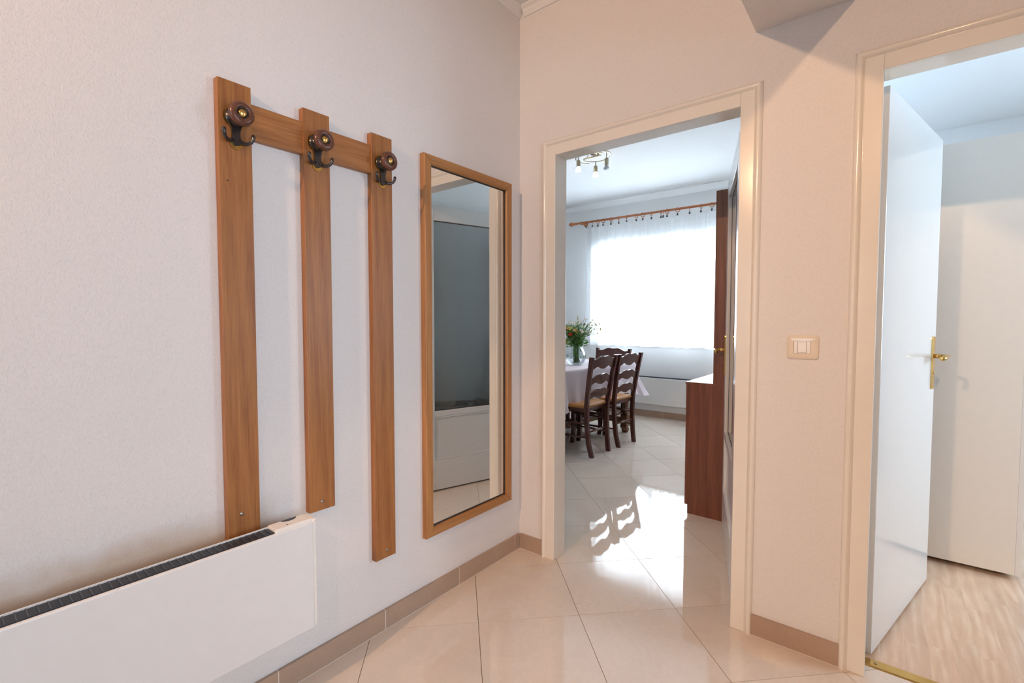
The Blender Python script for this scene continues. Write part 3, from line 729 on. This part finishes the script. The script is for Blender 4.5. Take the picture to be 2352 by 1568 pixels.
# ------------------------------------------------------------------ wardrobe in the side room
wr = thing('wardrobe', 'tall off-white wardrobe standing on feet in the side room', 'wardrobe', (1.72, 1.9, 0))
m = MB(); m.box(1.425, 2.0145, 1.175, 1.195, 0.024, 2.072); obj('side_panel', m, M['wardrobe_side'], wr, bevel=0.001)
m = MB(); m.box(1.425, 2.0145, 2.755, 2.775, 0.024, 2.072); obj('side_panel', m, M['wardrobe_side'], wr, bevel=0.001)
m = MB(); m.box(1.425, 2.012, 1.195, 2.755, 2.050, 2.072); m.box(1.425, 2.012, 1.195, 2.755, 0.05, 0.07); m.box(1.425, 1.440, 1.195, 2.755, 0.07, 2.05); obj('carcass', m, M['grey_lacquer'], wr)
for k in range(3):
    m = MB(); m.box(2.015, 2.035, 1.176+k*0.533, 1.176+(k+1)*0.533-0.003, 0.022, 2.070); dr = obj('wardrobe_door', m, M['white_lacquer'], wr, bevel=0.001)
    h = MB(); yy = 1.176+k*0.533+0.48; h.tube([(2.034, yy, 1.0), (2.058, yy, 1.0), (2.058, yy, 1.14), (2.034, yy, 1.14)], 0.005, 8); obj('door_handle', h, M['nickel'], dr)
for fx in (1.47, 1.97):
    for fy in (1.25, 2.70):
        m = MB(); m.lathe([(0.02, 0.0), (0.022, 0.006), (0.016, 0.05)], (fx, fy, 0), 'z', 14); obj('foot', m, M['rubber'], wr)

# ------------------------------------------------------------------ curtains, rod and rings
RZ, RY = 2.540, 3.684
rod = thing('curtain_rod', 'cherry wood curtain rod with turned finials above the dining window', 'curtain rod', (-0.65, RY, RZ))
m = MB(); m.lathe([(0.0135, -1.86), (0.0135, 0.62)], (0, RY, RZ), 'x', 14); obj('pole', m, M['rodwood'], rod)
fin = [(0.0135, 0.0), (0.020, 0.004), (0.020, 0.012), (0.013, 0.018), (0.012, 0.026), (0.019, 0.032), (0.019, 0.040), (0.014, 0.046), (0.024, 0.060), (0.029, 0.076), (0.024, 0.094), (0.012, 0.112), (0.0, 0.124)]
m = MB(); m.lathe([(r, -1.86-t) for r, t in fin], (0, RY, RZ), 'x', 16); obj('finial', m, M['rodwood'], rod)
m = MB(); m.lathe([(r, 0.62+t) for r, t in fin], (0, RY, RZ), 'x', 16); obj('finial', m, M['rodwood'], rod)
for bx_ in (-1.775, 0.56):
    m = MB(); m.lathe([(0.030, DY1), (0.030, DY1-0.012), (0.014, DY1-0.020), (0.014, RY+0.02), (0.022, RY+0.012), (0.022, RY-0.014), (0.019, RY-0.018)], (bx_, 0, RZ-0.004), 'y', 16); br = obj('bracket', m, M['rodwood'], rod)
    m = MB(); m.lathe([(0.0165, RY-0.017), (0.0165, RY-0.021), (0.0, RY-0.022)], (bx_, 0, RZ-0.004), 'y', 16); obj('bracket_cap', m, M['brass'], br, 'pale brass cap')
ringx = [-1.708, -1.615, -1.531, -1.455, -1.342, -1.231, -1.124, -0.995, -0.909, -0.797, -0.677, -0.650, -0.602, -0.477, -0.335, -0.207, -0.087, 0.035, 0.16, 0.29, 0.42]
mring = MB(); mring.tube([(0.0, 0.0250*math.cos(2*PI*k/20), 0.0250*math.sin(2*PI*k/20)) for k in range(20)], 0.0042, 6, True); ring_me = mring.mesh('ring'); ring_me.materials.append(M['rodwood'])
mclip = MB(); mclip.box(-0.0095, 0.0095, -0.004, 0.004, -0.048, -0.040); mclip.box(-0.005, 0.005, -0.003, 0.003, -0.055, -0.047); mclip.box(-0.010, 0.010, -0.005, 0.005, -0.066, -0.055); mclip.tube([(0, 0, -0.026), (0, 0, -0.042)], 0.0015, 6)
clip_me = mclip.mesh('clip'); clip_me.materials.append(M['darkclip'])
nr = len(ringx)
for i, rx in enumerate(ringx):
    tilt = random.uniform(-0.9, 0.9)
    t = bpy.data.objects.new('curtain_ring', None); C.objects.link(t); t.location = (rx, RY, RZ-0.0105); t.empty_display_size = 0.03
    ordn = ('first', 'second', 'third', 'fourth', 'fifth', 'sixth', 'seventh', 'eighth', 'ninth', 'tenth', 'eleventh')
    lab = (f'{ordn[i]} wooden curtain ring counted from the brass-capped rod bracket' if i <= 10 else f'{ordn[i-11]} wooden curtain ring past the gap where the curtain halves meet')
    tag(t, lab, 'curtain ring', 'curtain rings on the cherry rod')
    q = bpy.data.objects.new('ring', ring_me); C.objects.link(q); q.parent = t; q.rotation_euler = (0, 0, tilt)
    q = bpy.data.objects.new('clip', clip_me); C.objects.link(q); q.parent = t; q.rotation_euler = (0, 0, tilt*0.4)
def curtain(xs, seed, label):
    rnd = random.Random(seed); x0, x1 = xs[0]-0.012, xs[-1]+0.012
    nx, nz = 150, 34; ztop = RZ-0.0105-0.058; zbot = 0.893; vs = []; fs = []
    ph = [rnd.uniform(0, 6.28) for _ in range(6)]
    for j in range(nz+1):
        v = j/nz
        for i in range(nx+1):
            u = i/nx; x = x0+(x1-x0)*u
            # sag of the heading between neighbouring clips
            lo = max([a for a in xs if a <= x+1e-6], default=xs[0]); hi = min([a for a in xs if a > x+1e-6], default=xs[-1])
            g = hi-lo; s = 0.0 if g < 1e-4 else math.sin(PI*(x-lo)/g)
            sag = -0.16*g*s
            amp = 0.014+0.022*v
            y = RY + 0.004 + amp*(math.sin(2*PI*x/0.118+ph[0]+0.5*math.sin(9*x+ph[1])) + 0.45*math.sin(2*PI*x/0.061+ph[2]+v)) + 0.012*s*(1-v)
            z = ztop + sag*(1-v)**3 - (ztop-zbot)*v + 0.004*math.sin(2*PI*x/0.3+ph[3])*v
            vs.append((x, y, z))
    for j in range(nz):
        for i in range(nx):
            a = j*(nx+1)+i; fs.append((a, a+1, a+nx+2, a+nx+1))
    m = MB(); m.add(vs, fs, True); o = tag(obj('curtain', m, M['sheer']), label, 'curtain', 'sheer curtains of the dining window'); return o
curtain(ringx[:11], 3, 'sheer white checked curtain half hanging beside the rod bracket and flowers')
curtain(ringx[11:], 5, 'sheer white checked curtain half hanging beside the brown cabinet')

# ------------------------------------------------------------------ dining table, cloth, vase
TA = math.radians(-6); TC = Vector((-1.105, 2.245)); THX, THY = 0.405, 0.700
def TL(u, v): return (TC.x + u*math.cos(TA) - v*math.sin(TA), TC.y + u*math.sin(TA) + v*math.cos(TA))
tb = thing('dining_table', 'wooden dining table with turned legs and bun feet under the cloth', 'table', (TC.x, TC.y, 0), TA)
m = MB(); m.box(-THX, THX, -THY, THY, 0.730, 0.758); obj('tabletop', m, M['tablewood'], tb, local=True, bevel=0.004)
m = MB(); m.box(-THX+0.06, THX-0.06, -THY+0.06, THY-0.06, 0.62, 0.730); obj('apron', m, M['tablewood'], tb, local=True)
legp = [(0.0, 0.0), (0.026, 0.002), (0.038, 0.018), (0.042, 0.036), (0.036, 0.056), (0.022, 0.070)]
for u in (-1, 1):
    for v in (-1, 1):
        lx, ly = u*(THX-0.07), v*(THY-0.09)
        m = MB(); m.lathe(legp, (lx, ly, 0), 'z', 18); m.box(lx-0.036, lx+0.036, ly-0.036, ly+0.036, 0.068, 0.190)
        m.lathe([(0.030, 0.19), (0.036, 0.205), (0.024, 0.225), (0.030, 0.26), (0.037, 0.36), (0.030, 0.48), (0.024, 0.515), (0.036, 0.53), (0.030, 0.55)], (lx, ly, 0), 'z', 18)
        m.box(lx-0.036, lx+0.036, ly-0.036, ly+0.036, 0.55, 0.70); obj('leg', m, M['tablewood'], tb, local=True)
for v in (-1, 1):
    m = MB(); m.box(-THX+0.10, THX-0.10, v*(THY-0.09)-0.018, v*(THY-0.09)+0.018, 0.10, 0.16); obj('stretcher', m, M['tablewood'], tb, local=True)
m = MB(); m.box(-0.04, 0.04, -THY+0.09, THY-0.09, 0.105, 0.155); obj('stretcher', m, M['tablewood'], tb, local=True)
# tablecloth
def tablecloth():
    hx, hy, r = THX+0.004, THY+0.004, 0.035; per = []
    def seg(p, q, n, nrm):
        for k in range(n): per.append((p[0]+(q[0]-p[0])*k/n, p[1]+(q[1]-p[1])*k/n, nrm[0], nrm[1], 0.0))
    def arc(cx, cy, a0, n=14):
        for k in range(n):
            a = math.radians(a0+90*k/n); per.append((cx+r*math.cos(a), cy+r*math.sin(a), math.cos(a), math.sin(a), math.sin(PI*(k+0.5)/n)))
    seg((hx, -hy+r), (hx, hy-r), 90, (1, 0)); arc(hx-r, hy-r, 0); seg((hx-r, hy), (-hx+r, hy), 54, (0, 1)); arc(-hx+r, hy-r, 90)
    seg((-hx, hy-r), (-hx, -hy+r), 90, (-1, 0)); arc(-hx+r, -hy+r, 180); seg((-hx+r, -hy), (hx-r, -hy), 54, (0, -1)); arc(hx-r, -hy+r, 270)
    n = len(per); vs = []; fs = []; ring = []
    zt = 0.7635; rows = 14
    prof = [(-0.03, zt)] + [(-0.012, zt-0.0008), (-0.004, zt-0.003), (0.0, zt-0.010)]
    for d, z in prof: ring.append([(x+nx*d, y+ny*d, z) for x, y, nx, ny, c in per])
    drop = 0.295
    for j in range(1, rows+1):
        v = j/rows; row = []
        for i, (x, y, nx, ny, c) in enumerate(per):
            near_c = 0.0
            dcx = min(abs(abs(x)-hx), 9)+min(abs(abs(y)-hy), 9)
            cor = max(0.0, 1.0-(abs(abs(x)-hx)+abs(abs(y)-hy))/0.17)      # nearness to a corner
            s = i*0.0155
            fold = 0.010*math.sin(s*21+1.3+1.2*math.sin(s*4))+0.008*math.sin(s*9.0+0.4)+0.003*math.sin(s*47+2*v) + 0.040*cor*(0.6+0.6*math.sin(s*64))
            flare = 0.004 + 0.020*v + (0.085*cor)*v
            d = 0.002 + flare*v + fold*v
            z = zt-0.010 - (drop-0.0)*v - 0.055*cor*v - (0.007*abs(math.sin(s*70)) if j == rows else 0)
            row.append((x+nx*d, y+ny*d, z))
        ring.append(row)
    for q in ring: vs += q
    for j in range(len(ring)-1):
        for i in range(n): fs.append((j*n+i, j*n+(i+1) % n, (j+1)*n+(i+1) % n, (j+1)*n+i))
    fs.append(tuple(range(n)))
    m = MB()
    wv = [(*TL(p[0], p[1]), p[2]) for p in vs]
    m.add(wv, fs[:-1], True); m.add(wv[:n], [fs[-1]]); return m
tag(obj('tablecloth', tablecloth(), M['linen']), 'white linen tablecloth with scalloped hem draped over the dining table', 'tablecloth')
m = MB(); a = TL(0.24, -0.60); pts = [TL(0.16, -0.69), TL(0.335, -0.64), TL(0.355, -0.50), TL(0.13, -0.545)]
m.prism([p for p in pts], 'z', 0.7634, 0.768); tag(obj('napkin', m, M['napkin'], bevel=0.001), 'folded dusty red napkin on the white tablecloth', 'napkin')

VX, VY, VZ = -0.987, 2.232, 0.7637
m = MB()
outer = [(0.0, 0.0), (0.050, 0.0), (0.062, 0.004), (0.082, 0.025), (0.098, 0.060), (0.102, 0.090), (0.096, 0.120), (0.080, 0.155), (0.062, 0.185), (0.054, 0.203), (0.055, 0.212)]
inner = [(0.051, 0.212), (0.050, 0.203), (0.058, 0.185), (0.076, 0.155), (0.092, 0.120), (0.098, 0.090), (0.094, 0.060), (0.077, 0.028), (0.055, 0.012), (0.0, 0.010)]
m.lathe(outer+inner, (VX, VY, VZ), 'z', 40, cap=False)
vz = tag(obj('flower_vase', m, M['vaseglass']), 'bulbous clear glass vase holding daisies on the tablecloth', 'vase')
m = MB(); m.lathe([(0.0, 0.0105), (0.0545, 0.0125), (0.0765, 0.0285), (0.0935, 0.060), (0.0975, 0.090), (0.0930, 0.115), (0.0, 0.1155)], (VX, VY, VZ), 'z', 40, cap=False)
obj('water', m, glass_mat('water', (0.97, 0.99, 0.985), 0, 1.33, True, 0.35), vz)
# bouquet
bq = thing('flower_bouquet', 'loose bouquet of small daisies with red and orange blooms in the vase', 'flowers', (VX, VY, VZ+0.012))
rnd = random.Random(11)
stems = MB(); leaves = MB(); heads = []
def arcpath(tip, n=7):
    b = Vector((VX+rnd.uniform(-0.035, 0.035), VY+rnd.uniform(-0.035, 0.035), VZ+0.02)); nk = Vector((VX+rnd.uniform(-0.03, 0.03), VY+rnd.uniform(-0.03, 0.03), VZ+0.205)); tp = Vector(tip)
    P = []
    for k in range(n+1):
        t = k/n
        if t < 0.4: P.append(b.lerp(nk, t/0.4))
        else:
            s = (t-0.4)/0.6; c = nk + (tp-nk)*0.35 + Vector((0, 0, 0.05)); P.append(nk*(1-s)**2 + c*2*s*(1-s) + tp*s*s)
    return P
def leafquad(m, p, d, L, w):
    d = d.normalized(); sd = d.cross(Vector((rnd.uniform(-1, 1), rnd.uniform(-1, 1), rnd.uniform(0.2, 1)))).normalized(); up = sd.cross(d)*0.12*L
    m.add([p, p+d*L*0.35+sd*w+up, p+d*L*0.75+sd*w*0.6+up, p+d*L, p+d*L*0.75-sd*w*0.6+up, p+d*L*0.35-sd*w+up], [(0, 1, 2, 3, 4, 5)], True)
for k in range(74):
    u = rnd.uniform(-1, 1); v = rnd.uniform(-1, 1); h = rnd.uniform(0.13, 0.29)*(1-0.25*u*u)
    sp = 0.20 if k > 14 else 0.26
    tip = (VX+0.03+sp*u, VY+0.12*v, VZ+0.21+h)
    P = arcpath(tip); stems.tube(P, 0.0016, 5)
    heads.append((Vector(tip), (P[-1]-P[-2]).normalized()))
    for q in range(9):
        j = rnd.randint(3, 6); leafquad(leaves, P[j], Vector((rnd.uniform(-1, 1), rnd.uniform(-1, 1), rnd.uniform(-0.2, 0.8))), rnd.uniform(0.02, 0.045), rnd.uniform(0.004, 0.009))
for k in range(190):   # dense foliage collar above the rim
    a = rnd.uniform(0, 2*PI); r = rnd.uniform(0.01, 0.10); p = Vector((VX+r*math.cos(a), VY+r*math.sin(a), VZ+rnd.uniform(0.19, 0.35)))
    leafquad(leaves, p, Vector((math.cos(a), math.sin(a), rnd.uniform(-0.7, 0.6))), rnd.uniform(0.03, 0.065), rnd.uniform(0.007, 0.014))
for k in range(26):   # stems and leaves standing in the water
    p = Vector((VX+rnd.uniform(-0.05, 0.05), VY+rnd.uniform(-0.05, 0.05), VZ+rnd.uniform(0.03, 0.14))); leafquad(leaves, p, Vector((rnd.uniform(-.5, .5), rnd.uniform(-.5, .5), 1)), 0.05, 0.006)
obj('stems', stems, M['stem'], bq)['kind'] = 'stuff'; obj('leaves', leaves, M['leaf'], bq)['kind'] = 'stuff'
dm = MB()
for k in range(9):
    a = 2*PI*k/9; c, s = math.cos(a), math.sin(a); w = 0.0036
    dm.add([(0.002*c, 0.002*s, 0), (0.009*c-w*s, 0.009*s+w*c, 0.0015), (0.016*c, 0.016*s, 0.0005), (0.009*c+w*s, 0.009*s-w*c, 0.0015)], [(0, 1, 2, 3)], True)
petal_me = dm.mesh('daisy'); petal_me.materials.append(M['petal'])
cm = MB(); cm.sphere((0, 0, 0.0015), 0.0048, 10, 6, (1, 1, 0.7)); cen_me = cm.mesh('daisy_centre'); cen_me.materials.append(M['pollen'])
for p, d in heads:
    o = bpy.data.objects.new('daisy', petal_me); C.objects.link(o); o.parent = bq; o.location = p - bq.location
    o.rotation_euler = (d + Vector((rnd.uniform(-.5, .5), rnd.uniform(-.9, .1), 0.2))).to_track_quat('Z', 'Y').to_euler()
    q = bpy.data.objects.new('daisy_centre', cen_me); C.objects.link(q); q.parent = o
def bloom(p, r, mat, n=9, droop=0.4, name='bloom'):
    m = MB()
    for lay in range(3):
        for k in range(n):
            a = 2*PI*(k+0.5*lay)/n; c, s = math.cos(a), math.sin(a); rr = r*(1-0.25*lay); w = rr*0.34; z1 = rr*(0.15+0.3*lay); z2 = z1-droop*rr*0.5
            m.add([(0.1*rr*c, 0.1*rr*s, 0), (0.6*rr*c-w*s, 0.6*rr*s+w*c, z1), (rr*c-w*0.5*s, rr*s+w*0.5*c, z2), (rr*c+w*0.5*s, rr*s-w*0.5*c, z2), (0.6*rr*c+w*s, 0.6*rr*s-w*c, z1)], [(0, 1, 2, 3, 4)], True)
    o = obj(name, m, mat, bq, local=True); o.location = Vector(p) - bq.location
    o.rotation_euler = (rnd.uniform(0.7, 1.2), rnd.uniform(-.4, .3), rnd.uniform(-.5, .5))
bloom((VX-0.125, VY-0.05, VZ+0.325), 0.036, M['redpetal'], 10)
bloom((VX-0.030, VY-0.06, VZ+0.315), 0.026, M['redpetal'], 8)
bloom((VX-0.130, VY-0.03, VZ+0.245), 0.038, M['orangepetal'], 7, 1.2)
bloom((VX-0.125, VY-0.02, VZ+0.375), 0.030, M['orangepetal'], 7)
bloom((VX-0.050, VY-0.05, VZ+0.372), 0.028, M['yellowpetal'], 8)
bloom((VX+0.010, VY-0.05, VZ+0.360), 0.028, M['yellowpetal'], 8)
bloom((VX+0.035, VY-0.04, VZ+0.340), 0.022, M['yellowpetal'], 8)
tr_ = MB()
for (x_, z_) in ((-0.125, 0.325), (-0.03, 0.315), (-0.13, 0.245), (-0.125, 0.375), (-0.05, 0.372), (0.01, 0.36), (0.035, 0.34)):
    tr_.tube(arcpath((VX+x_, VY-0.045, VZ+z_)), 0.0024, 6)
obj('bloom_stems', tr_, M['stem'], bq)['kind'] = 'stuff'
m = MB(); bx0 = Vector((VX-0.14, VY-0.03, VZ+0.235))
m.tube([bx0, bx0+Vector((0.0, 0, -0.025)), bx0+Vector((0.008, 0, -0.05)), bx0+Vector((0.022, 0, -0.06))], [0.012, 0.008, 0.006, 0.003], 8); obj('trumpet_flower', m, M['orangepetal'], bq)

# ------------------------------------------------------------------ chairs
def slat_shape(w0, w1, z0, z1, n=28, amp=0.012):
    """wavy ladder-back slat: returns polygon (u across, z)"""
    def wave(t): return 0.5-0.5*math.cos(2*PI*t)
    top = []; bot = []
    for k in range(n+1):
        t = k/n; u = -1+2*t
        top.append((u*w1, z1 - amp*1.5 + amp*2.0*wave(t)**0.8 + amp*0.35*math.cos(6*PI*t)))
        bot.append((u*w0, z0 + amp*0.9*math.cos(2*PI*t*2)*-1 + amp*0.5*wave(t)))
    return bot + top[::-1]
def make_chair():
    """back posts at local x = 0, seat towards -x, y across"""
    r = thing('dining_chair', '', 'chair')
    def px(z):   # post centre line offset and half-spread at height z
        K = [(0.0, 0.030, 0.150), (0.12, 0.008, 0.165), (0.30, -0.006, 0.176), (0.46, -0.004, 0.183), (0.70, 0.030, 0.200), (0.900, 0.066, 0.215)]
        for (a, xa, ya), (b, xb, yb) in zip(K[:-1], K[1:]):
            if z <= b:
                t = (z-a)/(b-a); return xa+(xb-xa)*t, ya+(yb-ya)*t
        return K[-1][1], K[-1][2]
    for s in (-1, 1):
        m = MB(); rings = []
        zs = [0.0, 0.06, 0.12, 0.20, 0.30, 0.40, 0.46, 0.55, 0.65, 0.75, 0.85, 0.900]
        for z in zs:
            x, y = px(z); hx, hy = 0.019, 0.0165
            rings.append([(x-hx, s*y-hy, z), (x+hx, s*y-hy, z), (x+hx, s*y+hy, z), (x-hx, s*y+hy, z)])
        vs = [p for q in rings for p in q]; n = len(zs)
        m.add(vs, [(j*4+k, j*4+(k+1) % 4, (j+1)*4+(k+1) % 4, (j+1)*4+k) for j in range(n-1) for k in range(4)] + [(3, 2, 1, 0), (4*n-4, 4*n-3, 4*n-2, 4*n-1)])
        obj('back_leg', m, M['walnut'], r, local=True, bevel=0.003)
        m = MB(); fx, fy = -0.385, 0.195
        vs = []
        for z, sx, h in ((0.0, -0.018, 0.017), (0.12, -0.004, 0.018), (0.445, 0.0, 0.020)):
            vs += [(fx+sx-h, s*fy-h, z), (fx+sx+h, s*fy-h, z), (fx+sx+h, s*fy+h, z), (fx+sx-h, s*fy+h, z)]
        m.add(vs, [(j*4+k, j*4+(k+1) % 4, (j+1)*4+(k+1) % 4, (j+1)*4+k) for j in range(2) for k in range(4)] + [(3, 2, 1, 0), (8, 9, 10, 11)])
        obj('front_leg', m, M['walnut'], r, local=True, bevel=0.003)
        for z in (0.175, 0.300):
            xb, yb = px(z); m = MB(); m.tube([(xb, s*yb, z), (-0.19, s*0.188, z+0.003), (fx, s*fy, z+0.004)], [0.008, 0.0105, 0.008], 10); obj('side_stretcher', m, M['walnut'], r, local=True)
    xb, yb = px(0.225); m = MB(); m.tube([(xb, -yb, 0.225), (xb, 0, 0.225), (xb, yb, 0.225)], [0.008, 0.0105, 0.008], 10); obj('back_stretcher', m, M['walnut'], r, local=True)
    for z in (0.240, 0.330):
        m = MB(); m.tube([(-0.387, -0.195, z), (-0.387, 0, z), (-0.387, 0.195, z)], [0.008, 0.0105, 0.008], 10); obj('front_stretcher', m, M['walnut'], r, local=True)
    for z0, z1, amp in ((0.790, 0.893, 0.016), (0.650, 0.732, 0.014), (0.520, 0.600, 0.013)):
        xa, ya = px(z0); xb, yb = px(z1); pts = slat_shape(ya, yb, z0, z1, 28, amp); m = MB(); n = len(pts); vs = []
        for off in (-0.009, 0.009):
            for u, z in pts:
                x, y = px(z); vs.append((x+off-0.006+0.010*(1-(u/0.21)**2), u, z))
        h = n//2
        for base, flip in ((0, False), (n, True)):
            for k in range(h-1):
                q = (base+k, base+k+1, base+n-2-k, base+n-1-k); m.add(vs, [q if flip else q[::-1]])
        m.add(vs, [(k, (k+1) % n, (k+1) % n+n, k+n) for k in range(n)])
        obj('slat', m, M['walnut'], r, local=True)
    # rush seat with rounded edges over a wooden frame
    m = MB(); rings = []
    outline = [(-0.405, -0.212), (-0.405, 0.212), (-0.012, 0.186), (-0.012, -0.186)]
    def ro(ins, z):
        c = [(-0.405+ins, -0.214+ins), (-0.012-ins, -0.186+ins), (-0.012-ins, 0.186-ins), (-0.405+ins, 0.214-ins)]; pts = []
        for i in range(4):
            p, a, b = Vector(c[i]), Vector(c[i-1]), Vector(c[(i+1) % 4]); rr = 0.028
            d1, d2 = (a-p).normalized()*rr, (b-p).normalized()*rr
            for k in range(6):
                t = k/5; q = (p+d1)*(1-t)**2 + p*2*t*(1-t) + (p+d2)*t*t; pts.append((q.x, q.y, z))
        return pts
    for ins, z in ((0.012, 0.436), (0.002, 0.442), (-0.003, 0.452), (0.001, 0.463), (0.012, 0.469), (0.05, 0.467), (0.15, 0.462)): rings.append(ro(ins, z))
    n = len(rings[0]); vs = [p for q in rings for p in q]
    m.add(vs, [(j*n+k, j*n+(k+1) % n, (j+1)*n+(k+1) % n, (j+1)*n+k) for j in range(len(rings)-1) for k in range(n)], True)
    m.add(vs, [tuple((len(rings)-1)*n+k for k in range(n)), tuple(range(n))[::-1]]); obj('rush_seat', m, M['rush'], r, 'woven straw seat', local=True)
    m = MB(); m.box(-0.388, -0.020, -0.184, 0.184, 0.405, 0.437); obj('seat_frame', m, M['walnut'], r, local=True, bevel=0.004)
    return r
ch0 = make_chair()
spots = [((-0.535, 1.862), -2, 'dark ladder-back chair with rush seat at the table side, closest to the doorway'),
         ((-0.500, 2.336), -4, 'dark ladder-back chair with rush seat at the table side, between its neighbour and the window'),
         ((-0.985, 2.995), 84, 'dark ladder-back chair at the head of the table below the window'),
         ((-1.760, 1.985), 174, 'dark ladder-back chair on the far long side of the table, nearer the doorway'),
         ((-1.720, 2.450), 174, 'dark ladder-back chair on the far long side of the table, nearer the window')]
for i, ((x_, y_), a_, lb) in enumerate(spots):
    o = ch0 if i == 0 else copy_tree(ch0)
    o.location = (x_, y_, 0); o.rotation_euler = (0, 0, math.radians(a_)); tag(o, lb, 'chair', 'ladder-back dining chairs')

# ------------------------------------------------------------------ lamps
def spot_head(parent, x, y, z, lit, name='spot_head', drop=0.06):
    m = MB(); m.tube([(x, y, z), (x, y, z-drop)], 0.0045, 8)
    m.lathe([(0.0, z-drop+0.004), (0.010, z-drop+0.002), (0.0175, z-drop-0.006), (0.0185, z-drop-0.012), (0.0185, z-drop-0.058), (0.016, z-drop-0.060)], (x, y, 0), 'z', 16)
    h = obj(name, m, M['nickel'], parent)
    b = MB(); zb = z-drop-0.058
    b.lathe([(0.014, zb), (0.017, zb-0.010), (0.026, zb-0.030), (0.0275, zb-0.038), (0.024, zb-0.042), (0.0, zb-0.044)], (x, y, 0), 'z', 18)
    obj('bulb', b, M['bulb_on'] if lit else M['bulb_off'], h, 'lit reflector bulb' if lit else 'unlit reflector bulb')
    return zb-0.05
def lamp_light(name, loc, power, parent, size=0.03, aim=None):
    l = bpy.data.lights.new(name, 'SPOT' if aim else 'POINT'); l.energy = power; l.color = WARM; l.shadow_soft_size = size
    o = bpy.data.objects.new(name, l); C.objects.link(o); o.parent = parent; o.location = Vector(loc) - parent.location
    if aim:      # reflector bulb: a wide beam thrown down the hall
        l.spot_size = math.radians(97); l.spot_blend = 0.9; o.rotation_euler = (Vector(aim)-Vector(loc)).to_track_quat('-Z', 'Y').to_euler()
    return o
LC = (-0.665, 2.02); LZ = 2.735
lp = thing('ceiling_lamp', 'nickel spiral ceiling lamp with three bulbs above the dining table', 'lamp', (LC[0], LC[1], HC))
m = MB(); m.lathe([(0.050, HC), (0.050, HC-0.026), (0.047, HC-0.030), (0.0, HC-0.031)], (LC[0], LC[1], 0), 'z', 28); obj('canopy', m, M['nickel'], lp)
m = MB()
arm = [(-0.600, 1.990), (-0.680, 1.985), (-0.745, 1.985), (-0.782, 2.005), (-0.786, 2.045), (-0.765, 2.085), (-0.725, 2.115), (-0.664, 2.130), (-0.600, 2.115), (-0.545, 2.075), (-0.508, 2.013), (-0.500, 1.945), (-0.525, 1.885), (-0.560, 1.850)]
# smooth the arm with catmull-rom
def smooth(P, k=5):
    P = [Vector(p) for p in P]; out = []
    for i in range(len(P)-1):
        p0, p1, p2, p3 = P[max(i-1, 0)], P[i], P[i+1], P[min(i+2, len(P)-1)]
        for j in range(k):
            t = j/k; out.append(0.5*((2*p1)+(-p0+p2)*t+(2*p0-5*p1+4*p2-p3)*t*t+(-p0+3*p1-3*p2+p3)*t**3))
    out.append(P[-1]); return out
ap = smooth([(x_, y_, LZ) for x_, y_ in arm]); ap = [Vector((LC[0]+0.03, LC[1]-0.02, HC-0.028)), Vector((-0.615, 1.992, LZ+0.006))] + ap[1:]
m.tube(ap, 0.0065, 8, flat=(1.3, 0.6)); obj('spiral_arm', m, M['nickel'], lp)
m = MB(); mir = [Vector((2*LC[0]-p.x-0.02, 2*LC[1]-p.y-0.06, p.z)) for p in ap]; m.tube(mir, 0.0065, 8, flat=(1.3, 0.6)); obj('spiral_arm', m, M['nickel'], lp)
z1 = spot_head(lp, -0.715, 2.118, LZ, True, drop=0.040); z2 = spot_head(lp, -0.519, 1.960, LZ, False, drop=0.050); z3 = spot_head(lp, -0.790, 1.925, LZ+0.012, True, drop=0.035)
lamp_light('dining_bulb_light', (-0.715, 2.118, z1), POW_D, lp, 0.03, (-0.715, 2.118, 0)); lamp_light('dining_bulb_light', (-0.790, 1.925, z3), POW_D, lp, 0.03, (-0.790, 1.925, 0))
def hall_lamp(label, light_name, loc, power):
    x_, y_, z_ = loc; r = thing('ceiling_lamp', label, 'lamp', (x_, y_, HC))
    m = MB(); m.lathe([(0.055, HC), (0.055, HC-0.022), (0.05, HC-0.027), (0.0, HC-0.028)], (x_, y_, 0), 'z', 28); obj('canopy', m, M['nickel'], r)
    zb = spot_head(r, x_, y_, HC-0.027, True, drop=0.05)
    tilt = math.atan2(-y_, zb-1.15); hd = [c for c in r.children if c.name.startswith('spot_head')][0]; hd.rotation_euler = (tilt, 0, 0)
    reach = HC-zb+0.012
    lamp_light(light_name, (x_, y_+reach*math.sin(tilt), HC-reach*math.cos(tilt)), power, r, 0.03, (x_, 0.0, 1.15))
hall_lamp('small nickel ceiling spot on the coat rack side of the beam', 'hall_bulb_coat_rack_side_offscreen', LAMP_A, POW_A)
hall_lamp('small nickel ceiling spot on the far side of the beam', 'hall_bulb_far_side_offscreen', LAMP_B, POW_B)
